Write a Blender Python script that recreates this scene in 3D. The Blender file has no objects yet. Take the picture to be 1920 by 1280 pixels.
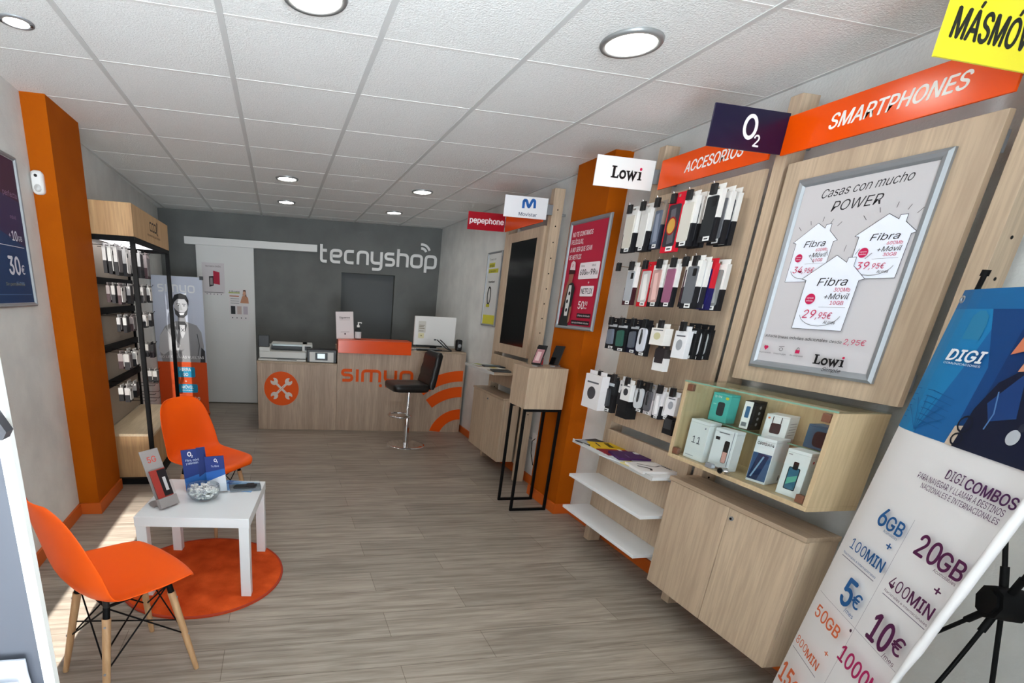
import bpy, bmesh, math, random
from mathutils import Vector, Matrix
random.seed(7)
SC = bpy.context.scene
COL = SC.collection
PI = math.pi

# ------------------------------------------------------------------ camera
cam_data = bpy.data.cameras.new('camera')
cam = bpy.data.objects.new('camera', cam_data)
COL.objects.link(cam)
RX = Vector((0.981504, -0.184663, 0.050497))      # image right
RD = Vector((-0.01181, -0.321671, -0.946778))     # image down
RF = Vector((0.191078, 0.92867, -0.317902))       # view direction
rot = Matrix((RX, -RD, -RF)).transposed().to_4x4()
cam.matrix_world = Matrix.Translation((0, 0, 1.5)) @ rot
cam_data.sensor_fit = 'HORIZONTAL'
cam_data.sensor_width = 36.0
cam_data.lens = 955.253 / 1920 * 36.0
cam_data.shift_x = (960 - 711.08) / 1920
cam_data.shift_y = (883.53 - 640) / 1920
cam_data.clip_start = 0.03
SC.camera = cam

# ------------------------------------------------------------------ world, sun, exposure
SC.view_settings.view_transform = 'Standard'
SC.view_settings.look = 'None'
SC.view_settings.gamma = 1.0
SC.view_settings.use_curve_mapping = False
SC.view_settings.exposure = 0.0
SC.cycles.use_denoising = True
SC.cycles.max_bounces = 10
SC.cycles.diffuse_bounces = 6
SC.cycles.transparent_max_bounces = 16
SC.cycles.sample_clamp_indirect = 6.0
SC.cycles.caustics_reflective = False
SC.cycles.caustics_refractive = False
world = bpy.data.worlds.new('daylight')
SC.world = world
world.use_nodes = True
bg = world.node_tree.nodes['Background']
bg.inputs[0].default_value = (0.84, 0.93, 1.0, 1)
_n, _l = world.node_tree.nodes, world.node_tree.links
_tc = _n.new('ShaderNodeTexCoord'); _sx = _n.new('ShaderNodeSeparateXYZ'); _mr = _n.new('ShaderNodeMapRange')
_mr.inputs['From Min'].default_value = -0.10; _mr.inputs['From Max'].default_value = 0.10
_mr.inputs['To Min'].default_value = 32      # sunlit paving outside
_mr.inputs['To Max'].default_value = 2.5       # open sky and shaded fronts
_l.new(_tc.outputs['Generated'], _sx.inputs[0]); _l.new(_sx.outputs['Z'], _mr.inputs['Value']); _l.new(_mr.outputs[0], bg.inputs[1])

# sunlight reaching through the narrow gap beside the shop door, and a weaker low glint off a window across the street
def beam(name, energy, loc, target, size, soft):
    sd = bpy.data.lights.new(name, 'SPOT')
    sd.energy = energy
    sd.color = (1.0, 0.97, 0.91)
    sd.spot_size = math.radians(size)
    sd.spot_blend = 0.02
    sd.shadow_soft_size = soft
    so = bpy.data.objects.new(name, sd)
    COL.objects.link(so)
    so.location = loc
    so.rotation_euler = (Vector(target) - Vector(loc)).to_track_quat('-Z', 'Y').to_euler()
beam('sun_through_gap', 300000, (-1.15, -27.0, 14.0), (-.965, 2.2, 0), 2.3, .10)
beam('window_glint', 40000, (-0.28, -30.0, 6.0), (-1.16, 6.7, .75), 2.4, .10)

# the open shop front lets the sky in
pd = bpy.data.lights.new('shop_front_portal', 'AREA')
pd.shape = 'RECTANGLE'; pd.size = 1.05; pd.size_y = 2.5
pd.cycles.is_portal = True
po = bpy.data.objects.new('shop_front_portal', pd)
COL.objects.link(po)
po.location = (.225, -1.02, 1.22)
po.rotation_euler = (math.radians(90), 0, 0)

# ------------------------------------------------------------------ materials
def lin(c):
    return tuple(((x / 255) / 12.92 if x <= 10 else ((x / 255 + 0.055) / 1.055) ** 2.4) for x in c)

MATS = {}
def P(name, rgb, rough=0.5, metal=0.0, emit=0.0, spec=0.5, coat=0.0):
    if name in MATS: return MATS[name]
    m = bpy.data.materials.new(name); m.use_nodes = True
    b = m.node_tree.nodes['Principled BSDF']
    c = lin(rgb) + (1,)
    b.inputs['Base Color'].default_value = c
    b.inputs['Roughness'].default_value = rough
    b.inputs['Metallic'].default_value = metal
    b.inputs['Specular IOR Level'].default_value = spec
    if coat: b.inputs['Coat Weight'].default_value = coat; b.inputs['Coat Roughness'].default_value = 0.08
    if emit:
        b.inputs['Emission Color'].default_value = c
        b.inputs['Emission Strength'].default_value = emit
    MATS[name] = m
    return m

def ink(r, g, b):
    return P('ink_%d_%d_%d' % (r, g, b), (r, g, b), 0.55, spec=0.25)

def nodes(m):
    return m.node_tree.nodes, m.node_tree.links

def noisy(name, c1, c2, scale=(8, 8, 8), rough=0.5, bump=0.0, detail=4.0, lo=0.35, hi=0.65, bscale=None, metal=0.0, spec=0.5):
    """two tones mixed by stretched noise in object space"""
    if name in MATS: return MATS[name]
    m = bpy.data.materials.new(name); m.use_nodes = True
    N, L = nodes(m); b = N['Principled BSDF']
    tc = N.new('ShaderNodeTexCoord'); mp = N.new('ShaderNodeMapping')
    mp.inputs['Scale'].default_value = scale
    no = N.new('ShaderNodeTexNoise'); no.inputs['Scale'].default_value = 1.0; no.inputs['Detail'].default_value = detail
    rp = N.new('ShaderNodeValToRGB')
    rp.color_ramp.elements[0].position = lo; rp.color_ramp.elements[0].color = lin(c1) + (1,)
    rp.color_ramp.elements[1].position = hi; rp.color_ramp.elements[1].color = lin(c2) + (1,)
    L.new(tc.outputs['Object'], mp.inputs[0]); L.new(mp.outputs[0], no.inputs['Vector'])
    L.new(no.outputs['Fac'], rp.inputs[0]); L.new(rp.outputs[0], b.inputs['Base Color'])
    b.inputs['Roughness'].default_value = rough; b.inputs['Metallic'].default_value = metal
    b.inputs['Specular IOR Level'].default_value = spec
    if bump:
        n2 = N.new('ShaderNodeTexNoise'); n2.inputs['Scale'].default_value = bscale or 60; n2.inputs['Detail'].default_value = 6
        bp = N.new('ShaderNodeBump'); bp.inputs['Strength'].default_value = bump; bp.inputs['Distance'].default_value = 0.01
        L.new(tc.outputs['Object'], n2.inputs['Vector']); L.new(n2.outputs['Fac'], bp.inputs['Height'])
        L.new(bp.outputs[0], b.inputs['Normal'])
    MATS[name] = m
    return m

def oak(name, c1, c2, c3, axis='z', rough=0.5):
    """pale laminate with broad boards and fine grain running along one axis"""
    if name in MATS: return MATS[name]
    m = bpy.data.materials.new(name); m.use_nodes = True
    N, L = nodes(m); b = N['Principled BSDF']
    tc = N.new('ShaderNodeTexCoord')
    def nz(s, det):
        mp = N.new('ShaderNodeMapping')
        k = {'x': 0, 'y': 1, 'z': 2}[axis]
        sc = [s, s, s]; sc[k] = s * 0.06
        mp.inputs['Scale'].default_value = sc
        n = N.new('ShaderNodeTexNoise'); n.inputs['Scale'].default_value = 1; n.inputs['Detail'].default_value = det
        L.new(tc.outputs['Object'], mp.inputs[0]); L.new(mp.outputs[0], n.inputs['Vector'])
        return n
    n1 = nz(11, 2); n2 = nz(90, 5)
    r1 = N.new('ShaderNodeValToRGB'); e = r1.color_ramp.elements
    e[0].position = .36; e[0].color = lin(c1) + (1,); e[1].position = .64; e[1].color = lin(c2) + (1,)
    r2 = N.new('ShaderNodeValToRGB'); e = r2.color_ramp.elements
    e[0].position = .38; e[0].color = (0, 0, 0, 1); e[1].position = .60; e[1].color = (1, 1, 1, 1)
    mx = N.new('ShaderNodeMix'); mx.data_type = 'RGBA'
    ml = N.new('ShaderNodeMath'); ml.operation = 'MULTIPLY'; ml.inputs[1].default_value = 0.45
    inv = N.new('ShaderNodeMath'); inv.operation = 'SUBTRACT'; inv.inputs[0].default_value = 1
    L.new(n1.outputs['Fac'], r1.inputs[0]); L.new(n2.outputs['Fac'], r2.inputs[0])
    L.new(r2.outputs[0], inv.inputs[1]); L.new(inv.outputs[0], ml.inputs[0]); L.new(ml.outputs[0], mx.inputs[0])
    L.new(r1.outputs[0], mx.inputs[6]); mx.inputs[7].default_value = lin(c3) + (1,)
    L.new(mx.outputs[2], b.inputs['Base Color'])
    b.inputs['Roughness'].default_value = rough
    MATS[name] = m
    return m

def floor_mat():
    m = bpy.data.materials.new('wood_look_plank_tiles'); m.use_nodes = True
    N, L = nodes(m); b = N['Principled BSDF']
    tc = N.new('ShaderNodeTexCoord')
    br = N.new('ShaderNodeTexBrick'); br.offset = 0.37; br.offset_frequency = 2
    br.inputs['Scale'].default_value = 1.0; br.inputs['Brick Width'].default_value = 1.2
    br.inputs['Row Height'].default_value = 0.2; br.inputs['Mortar Size'].default_value = 0.0016
    br.inputs['Mortar Smooth'].default_value = 0.3; br.inputs['Bias'].default_value = 0
    br.inputs['Color1'].default_value = lin((168, 157, 145)) + (1,)
    br.inputs['Color2'].default_value = lin((152, 142, 131)) + (1,)
    br.inputs['Mortar'].default_value = lin((118, 106, 95)) + (1,)
    mpb = N.new('ShaderNodeMapping'); mpb.inputs['Location'].default_value = (0.25, 0.03, 0)
    L.new(tc.outputs['Object'], mpb.inputs[0]); L.new(mpb.outputs[0], br.inputs['Vector'])
    def nz(sx, sy, det):
        mp = N.new('ShaderNodeMapping'); mp.inputs['Scale'].default_value = (sx, sy, 1)
        n = N.new('ShaderNodeTexNoise'); n.inputs['Scale'].default_value = 1; n.inputs['Detail'].default_value = det
        n.inputs['Distortion'].default_value = 0.6
        L.new(tc.outputs['Object'], mp.inputs[0]); L.new(mp.outputs[0], n.inputs['Vector'])
        return n
    n1 = nz(2.2, 34, 5); n2 = nz(6, 120, 4)
    mix = N.new('ShaderNodeMix'); mix.data_type = 'RGBA'; mix.blend_type = 'MULTIPLY'; mix.inputs[0].default_value = 1
    rp = N.new('ShaderNodeValToRGB'); e = rp.color_ramp.elements
    e[0].position = .33; e[0].color = (0.66, 0.64, 0.62, 1); e[1].position = .6; e[1].color = (1.05, 1.04, 1.03, 1)
    rp2 = N.new('ShaderNodeValToRGB'); e = rp2.color_ramp.elements
    e[0].position = .35; e[0].color = (0.84, 0.83, 0.82, 1); e[1].position = .6; e[1].color = (1.02, 1.02, 1.02, 1)
    mix2 = N.new('ShaderNodeMix'); mix2.data_type = 'RGBA'; mix2.blend_type = 'MULTIPLY'; mix2.inputs[0].default_value = 1
    L.new(n1.outputs['Fac'], rp.inputs[0]); L.new(n2.outputs['Fac'], rp2.inputs[0])
    L.new(br.outputs['Color'], mix.inputs[6]); L.new(rp.outputs[0], mix.inputs[7])
    L.new(mix.outputs[2], mix2.inputs[6]); L.new(rp2.outputs[0], mix2.inputs[7])
    L.new(mix2.outputs[2], b.inputs['Base Color'])
    b.inputs['Roughness'].default_value = 0.42
    b.inputs['Specular IOR Level'].default_value = 0.35
    bp = N.new('ShaderNodeBump'); bp.inputs['Strength'].default_value = 0.25; bp.inputs['Distance'].default_value = 0.002
    L.new(br.outputs['Fac'], bp.inputs['Height']); bp.invert = True
    L.new(bp.outputs[0], b.inputs['Normal'])
    return m

def glass(name, tint=(250, 253, 251), refl=0.9, rough=0.02):
    if name in MATS: return MATS[name]
    m = bpy.data.materials.new(name); m.use_nodes = True
    N, L = nodes(m); N.remove(N['Principled BSDF']); out = N['Material Output']
    tr = N.new('ShaderNodeBsdfTransparent'); tr.inputs[0].default_value = lin(tint) + (1,)
    gl = N.new('ShaderNodeBsdfGlossy'); gl.inputs['Roughness'].default_value = rough
    lw = N.new('ShaderNodeLayerWeight'); lw.inputs[0].default_value = 0.5
    pw = N.new('ShaderNodeMath'); pw.operation = 'POWER'; pw.inputs[1].default_value = 4.0
    mu = N.new('ShaderNodeMath'); mu.operation = 'MULTIPLY_ADD'; mu.inputs[1].default_value = 0.75 * refl; mu.inputs[2].default_value = 0.035 * refl
    mx = N.new('ShaderNodeMixShader')
    L.new(lw.outputs['Facing'], pw.inputs[0]); L.new(pw.outputs[0], mu.inputs[0]); L.new(mu.outputs[0], mx.inputs[0])
    L.new(tr.outputs[0], mx.inputs[1]); L.new(gl.outputs[0], mx.inputs[2]); L.new(mx.outputs[0], out.inputs[0])
    MATS[name] = m
    return m

WOOD = oak('pale_oak_laminate', (198, 175, 149), (182, 159, 135), (158, 136, 115), 'z')
WOODY = oak('pale_oak_laminate_lying', (186, 163, 138), (170, 148, 125), (148, 127, 107), 'y')
WOODX = oak('greyed_oak_laminate', (196, 172, 150), (174, 151, 131), (148, 128, 110), 'z')
WARM = oak('warm_oak_laminate', (205, 166, 118), (186, 146, 100), (160, 122, 82), 'z')
ORANGE = P('orange_acrylic', (234, 78, 0), 0.2, spec=0.3)
ORANGE_DECAL = P('orange_vinyl', (228, 84, 2), 0.5, spec=0.2)
WALLPAINT = noisy('white_wall_paint', (212, 213, 211), (224, 225, 222), (5, 5, 5), 0.8, 0.25, bscale=90)
GREYPAINT = noisy('dark_grey_wall_paint', (97, 99, 97), (105, 107, 105), (4, 4, 4), 0.75, 0.1, bscale=80)
ORANGEPAINT = noisy('orange_pillar_paint', (164, 78, 1), (172, 84, 2), (4, 4, 4), 0.8, 0.15, bscale=70, spec=0.1)
SKIRT = P('orange_skirting', (200, 92, 22), 0.5)
CEILTILE = noisy('speckled_ceiling_tile', (236, 238, 237), (247, 249, 248), (150, 150, 150), 0.95, 0.5, bscale=140, lo=.3, hi=.6, spec=0.1)
GRIDMAT = P('ceiling_grid_metal', (212, 214, 213), 0.6)
RIMMAT = P('lamp_rim', (150, 152, 152), 0.35, metal=0.5)
WHITE = P('white_laminate', (236, 238, 240), 0.35)
WHITEM = P('white_matt', (232, 232, 230), 0.6)
BLACK = P('black_plastic', (18, 18, 20), 0.4)
BLACKM = P('black_metal', (8, 8, 9), 0.6, spec=0.15)
STEEL = P('brushed_aluminium', (158, 162, 166), 0.5, metal=0.6)
CHROME = P('chrome', (225, 226, 228), 0.08, metal=1.0)
BEECH = noisy('beech_wood', (196, 158, 116), (178, 138, 98), (60, 60, 5), 0.45)
LEATHER = noisy('black_faux_leather', (10, 8, 8), (15, 12, 12), (40, 40, 40), 0.42, 0.1)
SHELLM = P('orange_polypropylene', (240, 88, 4), 0.45, spec=0.3)
GLASS = glass('clear_glass')
GLASSEDGE = P('green_glass_edge', (120, 160, 140), 0.2)
ACRYLIC = glass('clear_acrylic', (252, 253, 253), 0.8)
CARD = P('white_card', (232, 230, 226), 0.55)
PAPER = P('printed_paper', (236, 234, 234), 0.5)
GREYPL = P('grey_plastic', (150, 152, 155), 0.45)
LGREY = P('light_grey_plastic', (198, 198, 196), 0.45)

# ------------------------------------------------------------------ mesh building
MW = {}
class MB:
    def __init__(self):
        self.v = []; self.f = []; self.m = []; self.s = []; self.mats = []
    def mi(self, mat):
        if mat not in self.mats: self.mats.append(mat)
        return self.mats.index(mat)
    def add(self, vs, fs, mat, smooth=False):
        o = len(self.v); k = self.mi(mat)
        self.v += [Vector(p) for p in vs]
        for f in fs:
            self.f.append([o + i for i in f]); self.m.append(k); self.s.append(smooth)
        return self
    def box(self, x0, x1, y0, y1, z0, z1, mat, M=None):
        vs = [Vector((x, y, z)) for z in (z0, z1) for y in (y0, y1) for x in (x0, x1)]
        if M is not None: vs = [M @ p for p in vs]
        return self.add(vs, [(0, 2, 3, 1), (4, 5, 7, 6), (0, 1, 5, 4), (2, 6, 7, 3), (0, 4, 6, 2), (1, 3, 7, 5)], mat)
    def tube(self, pts, r, mat, n=8, closed=False):
        pts = [Vector(p) for p in pts]; rs = r if isinstance(r, (list, tuple)) else [r] * len(pts)
        N = len(pts); vs = []; prev = None
        for i, p in enumerate(pts):
            a = pts[(i - 1) % N] if (closed or i > 0) else p
            b = pts[(i + 1) % N] if (closed or i < N - 1) else p
            d = (b - a).normalized()
            if prev is None:
                u = d.orthogonal().normalized()
            else:
                u = prev - d * prev.dot(d)
                u = u.normalized() if u.length > 1e-6 else d.orthogonal().normalized()
            prev = u; w = d.cross(u)
            for k in range(n):
                t = 2 * PI * k / n
                vs.append(p + (u * math.cos(t) + w * math.sin(t)) * rs[i])
        fs = []
        for i in range(N if closed else N - 1):
            j = (i + 1) % N
            for k in range(n):
                l = (k + 1) % n
                fs.append((i * n + k, i * n + l, j * n + l, j * n + k))
        self.add(vs, fs, mat, True)
        if not closed:
            self.add(vs[:n], [tuple(range(n))[::-1]], mat); self.add(vs[-n:], [tuple(range(n))], mat)
        return self
    def cyl(self, a, b, r, mat, n=20, r2=None):
        return self.tube([a, b], [r, r if r2 is None else r2], mat, n)
    def lathe(self, prof, mat, n=28, M=None, smooth=True):
        vs = []
        for r, z in prof:
            for k in range(n):
                t = 2 * PI * k / n
                vs.append(Vector((r * math.cos(t), r * math.sin(t), z)))
        fs = []
        for i in range(len(prof) - 1):
            for k in range(n):
                l = (k + 1) % n
                fs.append((i * n + k, i * n + l, (i + 1) * n + l, (i + 1) * n + k))
        if M is not None: vs = [M @ p for p in vs]
        return self.add(vs, fs, mat, smooth)
    def prism(self, poly, O, u, v, n, d0, d1, mat):
        """polygon in plane (O,u,v) pushed out along n from d0 to d1"""
        O, u, v, n = Vector(O), Vector(u), Vector(v), Vector(n)
        k = len(poly)
        a = [O + u * x + v * y + n * d0 for x, y in poly]; b = [O + u * x + v * y + n * d1 for x, y in poly]
        fs = [tuple(range(k)), tuple(range(2 * k - 1, k - 1, -1))]
        fs += [(i, i + k, (i + 1) % k + k, (i + 1) % k) for i in range(k)]
        return self.add(a + b, fs, mat)
    def surf(self, rows, mat, smooth=True, close=False):
        n = len(rows[0]); vs = [p for r in rows for p in r]; fs = []
        for i in range(len(rows) - 1):
            for k in range(n if close else n - 1):
                l = (k + 1) % n
                fs.append((i * n + k, i * n + l, (i + 1) * n + l, (i + 1) * n + k))
        return self.add(vs, fs, mat, smooth)
    def build(self, name, parent=None, bevel=0.0, local=False, solidify=0.0, subsurf=0, seg=2):
        me = bpy.data.meshes.new(name)
        vs = self.v
        if parent is not None and not local:
            inv = MW[parent].inverted(); vs = [inv @ p for p in vs]
        me.from_pydata([tuple(p) for p in vs], [], self.f)
        for m in self.mats: me.materials.append(m)
        me.polygons.foreach_set('material_index', self.m)
        me.polygons.foreach_set('use_smooth', self.s)
        b = bmesh.new(); b.from_mesh(me)
        if not getattr(self, 'keep', False):
            bmesh.ops.recalc_face_normals(b, faces=b.faces)
        b.to_mesh(me); b.free(); me.update()
        o = bpy.data.objects.new(name, me); COL.objects.link(o)
        if parent is not None:
            o.parent = parent; MW[o] = MW[parent]
        else:
            MW[o] = Matrix.Identity(4)
        if solidify:
            md = o.modifiers.new('thickness', 'SOLIDIFY'); md.thickness = solidify; md.offset = 0
        if subsurf:
            md = o.modifiers.new('smooth', 'SUBSURF'); md.levels = subsurf; md.render_levels = subsurf
        if bevel:
            md = o.modifiers.new('edges', 'BEVEL'); md.width = bevel; md.segments = seg
            md.limit_method = 'ANGLE'; md.angle_limit = math.radians(50)
        return o

def tag(o, label=None, cat=None, group=None, kind=None):
    if label: o['label'] = label
    if cat: o['category'] = cat
    if group: o['group'] = group
    if kind: o['kind'] = kind
    return o

def thing(name, label, cat, loc=(0, 0, 0), rz=0.0, group=None, M=None):
    o = bpy.data.objects.new(name, None); COL.objects.link(o)
    T = M if M is not None else Matrix.Translation(loc) @ Matrix.Rotation(rz, 4, 'Z')
    o.matrix_world = T; MW[o] = T
    o.empty_display_size = 0.05
    return tag(o, label, cat, group)

def structure(o):
    o['kind'] = 'structure'; return o

def fillet(pts, r, n=5, closed=False):
    pts = [Vector((p[0], p[1])) for p in pts]; N = len(pts); out = []
    for i, p in enumerate(pts):
        if not closed and i in (0, N - 1):
            out.append(p); continue
        a = pts[i - 1]; b = pts[(i + 1) % N]
        d1 = (a - p); d2 = (b - p); l = min(r, d1.length * .5, d2.length * .5)
        q1 = p + d1.normalized() * l; q2 = p + d2.normalized() * l
        for k in range(n + 1):
            t = k / n
            out.append(q1 * (1 - t) ** 2 + p * 2 * t * (1 - t) + q2 * t * t)
    return [(q.x, q.y) for q in out]

def ribbon(pts, w, closed=False):
    pts = [Vector((p[0], p[1])) for p in pts]; N = len(pts); L = []; R = []
    for i, p in enumerate(pts):
        a = pts[(i - 1) % N] if (closed or i > 0) else p
        b = pts[(i + 1) % N] if (closed or i < N - 1) else p
        d1 = (p - a); d2 = (b - p)
        if d1.length < 1e-9: d1 = d2
        if d2.length < 1e-9: d2 = d1
        d1 = d1.normalized(); d2 = d2.normalized()
        t = d1 + d2
        t = t.normalized() if t.length > 1e-6 else d1
        nn = Vector((-t.y, t.x)); c = max(0.4, nn.dot(Vector((-d1.y, d1.x))))
        L.append(p + nn * (w / 2 / c)); R.append(p - nn * (w / 2 / c))
    return L, R

def ellipse(cx, cy, rx, ry=None, n=24, a0=0, a1=2 * PI):
    ry = rx if ry is None else ry
    full = abs(a1 - a0 - 2 * PI) < 1e-6
    return [(cx + rx * math.cos(a0 + (a1 - a0) * k / (n if full else n - 1)), cy + ry * math.sin(a0 + (a1 - a0) * k / (n if full else n - 1))) for k in range(n)]

FONT = None
try:
    FONT = bpy.data.fonts.load(bpy.utils.system_resource('DATAFILES') + '/fonts/Inter.woff2')
except Exception:
    FONT = None
TXT = {}; ISL = {}
def text_mesh(s, bold, shear):
    bold = 0.0
    key = (s, bold, shear)
    if key not in TXT:
        c = bpy.data.curves.new('t', 'FONT'); c.body = s; c.offset = bold; c.shear = shear; c.resolution_u = 3
        if FONT: c.font = FONT
        c.fill_mode = 'FRONT'
        o = bpy.data.objects.new('t', c)
        me = bpy.data.meshes.new_from_object(o)
        # islands of one glyph may overlap: number them so that they never lie in one plane
        par = list(range(len(me.vertices)))
        def root(i):
            while par[i] != i: par[i] = par[par[i]]; i = par[i]
            return i
        for p in me.polygons:
            r0 = root(p.vertices[0])
            for q in p.vertices: par[root(q)] = r0
        ids = {}
        isl = [ids.setdefault(root(i), len(ids)) % 4 for i in range(len(me.vertices))]
        TXT[key] = ([(v.co.x, v.co.y) for v in me.vertices], [tuple(p.vertices) for p in me.polygons])
        ISL[key] = isl
        bpy.data.objects.remove(o); bpy.data.curves.remove(c); bpy.data.meshes.remove(me)
    return TXT[key]
_h = text_mesh('H', 0, 0)[0]
CAP = max(y for x, y in _h) - min(y for x, y in _h)

class Print:
    """ink on a flat (or mapped) sheet: every shape of one sheet becomes one mesh"""
    def __init__(self, O, u, v, n, fmap=None, off=0.0006):
        self.O, self.u, self.v, self.n = Vector(O), Vector(u).normalized(), Vector(v).normalized(), Vector(n).normalized()
        self.fmap = fmap; self.k = off; self.mb = MB(); self.mb.keep = True
    def pt(self, x, y):
        if self.fmap: return self.fmap(x, y, self.k)
        return self.O + self.u * x + self.v * y + self.n * self.k
    def up(self): self.k += 0.00018
    def faces(self, vs, fs, mat, isl=None):
        # keep the front of every face towards n
        P3 = [self.pt(x, y) for x, y in vs]
        if isl:
            k0 = self.k; P3 = []
            for (x, y), q in zip(vs, isl): self.k = k0 + q * .00003; P3.append(self.pt(x, y))
            self.k = k0
        out = []
        for f in fs:
            a = 0.0
            for i in range(len(f)):
                x0, y0 = vs[f[i]]; x1, y1 = vs[f[(i + 1) % len(f)]]
                a += x0 * y1 - x1 * y0
            right = self.u.cross(self.v).dot(self.n) > 0
            out.append(f if (a > 0) == right else tuple(reversed(f)))
        self.mb.add(P3, out, mat); self.up(); return self
    def poly(self, pts, mat):
        return self.faces(list(pts), [tuple(range(len(pts)))], mat)
    def rect(self, x0, y0, x1, y1, mat, sub=1):
        if sub > 1:
            vs = []; fs = []
            for i in range(sub + 1):
                for y in (y0, y1): vs.append((x0 + (x1 - x0) * i / sub, y))
            for i in range(sub): fs.append((2 * i, 2 * i + 2, 2 * i + 3, 2 * i + 1))
            return self.faces(vs, fs, mat)
        return self.poly([(x0, y0), (x1, y0), (x1, y1), (x0, y1)], mat)
    def rrect(self, x0, y0, x1, y1, r, mat):
        return self.poly(fillet([(x0, y0), (x1, y0), (x1, y1), (x0, y1)], r, 4, True), mat)
    def circ(self, cx, cy, rx, mat, ry=None, n=24):
        return self.poly(ellipse(cx, cy, rx, ry, n), mat)
    def stroke(self, pts, w, mat, closed=False):
        L, R = ribbon(pts, w, closed); n = len(L)
        vs = [(p.x, p.y) for p in L] + [(p.x, p.y) for p in R]
        fs = [(i, (i + 1) % n, n + (i + 1) % n, n + i) for i in range(n if closed else n - 1)]
        return self.faces(vs, fs, mat)
    def text(self, s, x, y, h, mat, w=None, align='L', bold=0.0, shear=0.0, rot=0.0):
        vs, fs = text_mesh(s, bold, shear); isl = ISL.get((s, 0.0, shear))
        if not vs: return self
        x0 = min(p[0] for p in vs); x1 = max(p[0] for p in vs)
        sy = h / CAP; sx = (w / (x1 - x0)) if w else sy
        W = (x1 - x0) * sx
        ox = {'L': 0, 'C': -W / 2, 'R': -W}[align]
        c, sn = math.cos(rot), math.sin(rot)
        q = []
        for a, b in vs:
            px, py = ox + (a - x0) * sx, b * sy
            q.append((x + px * c - py * sn, y + px * sn + py * c))
        if bold > 0.008:
            # heavier weight: the outline laid down again with tiny shifts, one above the other
            d = bold * sy * .8
            for dx, dy in ((-d, 0), (d, 0), (0, d * .7), (0, -d * .7)):
                self.faces([(a + dx, b_ + dy) for a, b_ in q], fs, mat, isl); self.k -= .00005
        return self.faces(q, fs, mat, isl)
    def build(self, name, parent): return self.mb.build(name, parent)

RW = ((0, -1, 0), (0, 0, 1), (-1, 0, 0))      # facing into the room from the right wall
LW = ((0, 1, 0), (0, 0, 1), (1, 0, 0))        # from the left wall
FR = ((1, 0, 0), (0, 0, 1), (0, -1, 0))       # facing the shop front

def lowi(p, x, y, h, ink_, red):
    """slab-serif word mark, h = cap height"""
    k = h; w = 0.24 * k; t = 0.12 * k
    p.poly([(x, y), (x + .78 * k, y), (x + .82 * k, y + .3 * k), (x + .72 * k, y + .3 * k), (x + .62 * k, y + t * 1.1), (x + .38 * k, y + t * 1.1), (x + .38 * k, y + .88 * k),
            (x + .52 * k, y + .88 * k), (x + .52 * k, y + k), (x, y + k), (x, y + .88 * k), (x + .13 * k, y + .88 * k), (x + .13 * k, y + t), (x, y + t)], ink_)
    p.stroke(ellipse(x + 1.2 * k, y + .34 * k, .27 * k, .29 * k, 20), .19 * k, ink_, True)
    xo = x + 1.62 * k
    p.stroke([(xo + .08 * k, y + .66 * k), (xo + .3 * k, y + .06 * k), (xo + .52 * k, y + .56 * k), (xo + .72 * k, y + .06 * k), (xo + .95 * k, y + .66 * k)], .2 * k, ink_)
    p.rect(xo - .08 * k, y + .6 * k, xo + .3 * k, y + .7 * k, ink_); p.rect(xo + .74 * k, y + .6 * k, xo + 1.08 * k, y + .7 * k, ink_)
    xi = xo + 1.2 * k
    p.rect(xi + .08 * k, y, xi + .3 * k, y + .7 * k, ink_); p.rect(xi - .04 * k, y, xi + .42 * k, y + .1 * k, ink_); p.rect(xi - .04 * k, y + .6 * k, xi + .3 * k, y + .7 * k, ink_)
    p.circ(xi + .2 * k, y + .92 * k, .13 * k, red)

def o2(p, cx, cy, h, mat):
    p.stroke(ellipse(cx, cy, .33 * h, .46 * h, 28), .17 * h, mat, True)
    p.text('2', cx + .36 * h, cy - .8 * h, .5 * h, mat, bold=0.02)

GLYPH = {
 't': (.55, [([(0.1, 1.4), (0.1, 0), (.55, 0)], 0), ([(.1, .9), (.55, .9)], 0)]),
 'e': (.8, [([(0, .48), (.8, .48), (.8, .95), (0, .95), (0, 0), (.75, 0)], 0)]),
 'c': (.7, [([(.7, .95), (0, .95), (0, 0), (.7, 0)], 0)]),
 'n': (.8, [([(0, -.1), (0, .95), (.8, .95), (.8, -.1)], 0)]),
 'y': (.8, [([(0, 1.05), (0, .1), (.8, .1)], 0), ([(.8, 1.05), (.8, -.42), (.05, -.42)], 0)]),
 'u': (.8, [([(0, 1.05), (0, 0), (.8, 0), (.8, 1.05)], 0)]),
 's': (.7, [([(.7, .95), (0, .95), (0, .5), (.7, .5), (.7, 0), (0, 0)], 0)]),
 'h': (.8, [([(0, 1.4), (0, -.1)], 0), ([(0, .95), (.8, .95), (.8, -.1)], 0)]),
 'o': (.85, [([(0, 0), (.85, 0), (.85, .95), (0, .95)], 1)]),
 'p': (.85, [([(0, -.45), (0, .95), (.85, .95), (.85, 0), (.12, 0)], 0)]),
 'i': (.0, [([(0, 1.05), (0, -.1)], 0)]),
 'm': (1.3, [([(0, -.1), (0, .95), (1.3, .95), (1.3, -.1)], 0), ([(.65, .9), (.65, -.1)], 0)]),
 'l': (.0, [([(0, 1.4), (0, -.1)], 0)]),
}
def logo_strokes(word, gap=.42, r=.3):
    x = 0; out = []
    for ch in word:
        w, ss = GLYPH[ch]
        for pts, cl in ss:
            q = fillet([(x + a, b) for a, b in pts], r, 5, bool(cl)); out.append((q, bool(cl)))
        x += w + gap
    return out, x - gap
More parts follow.
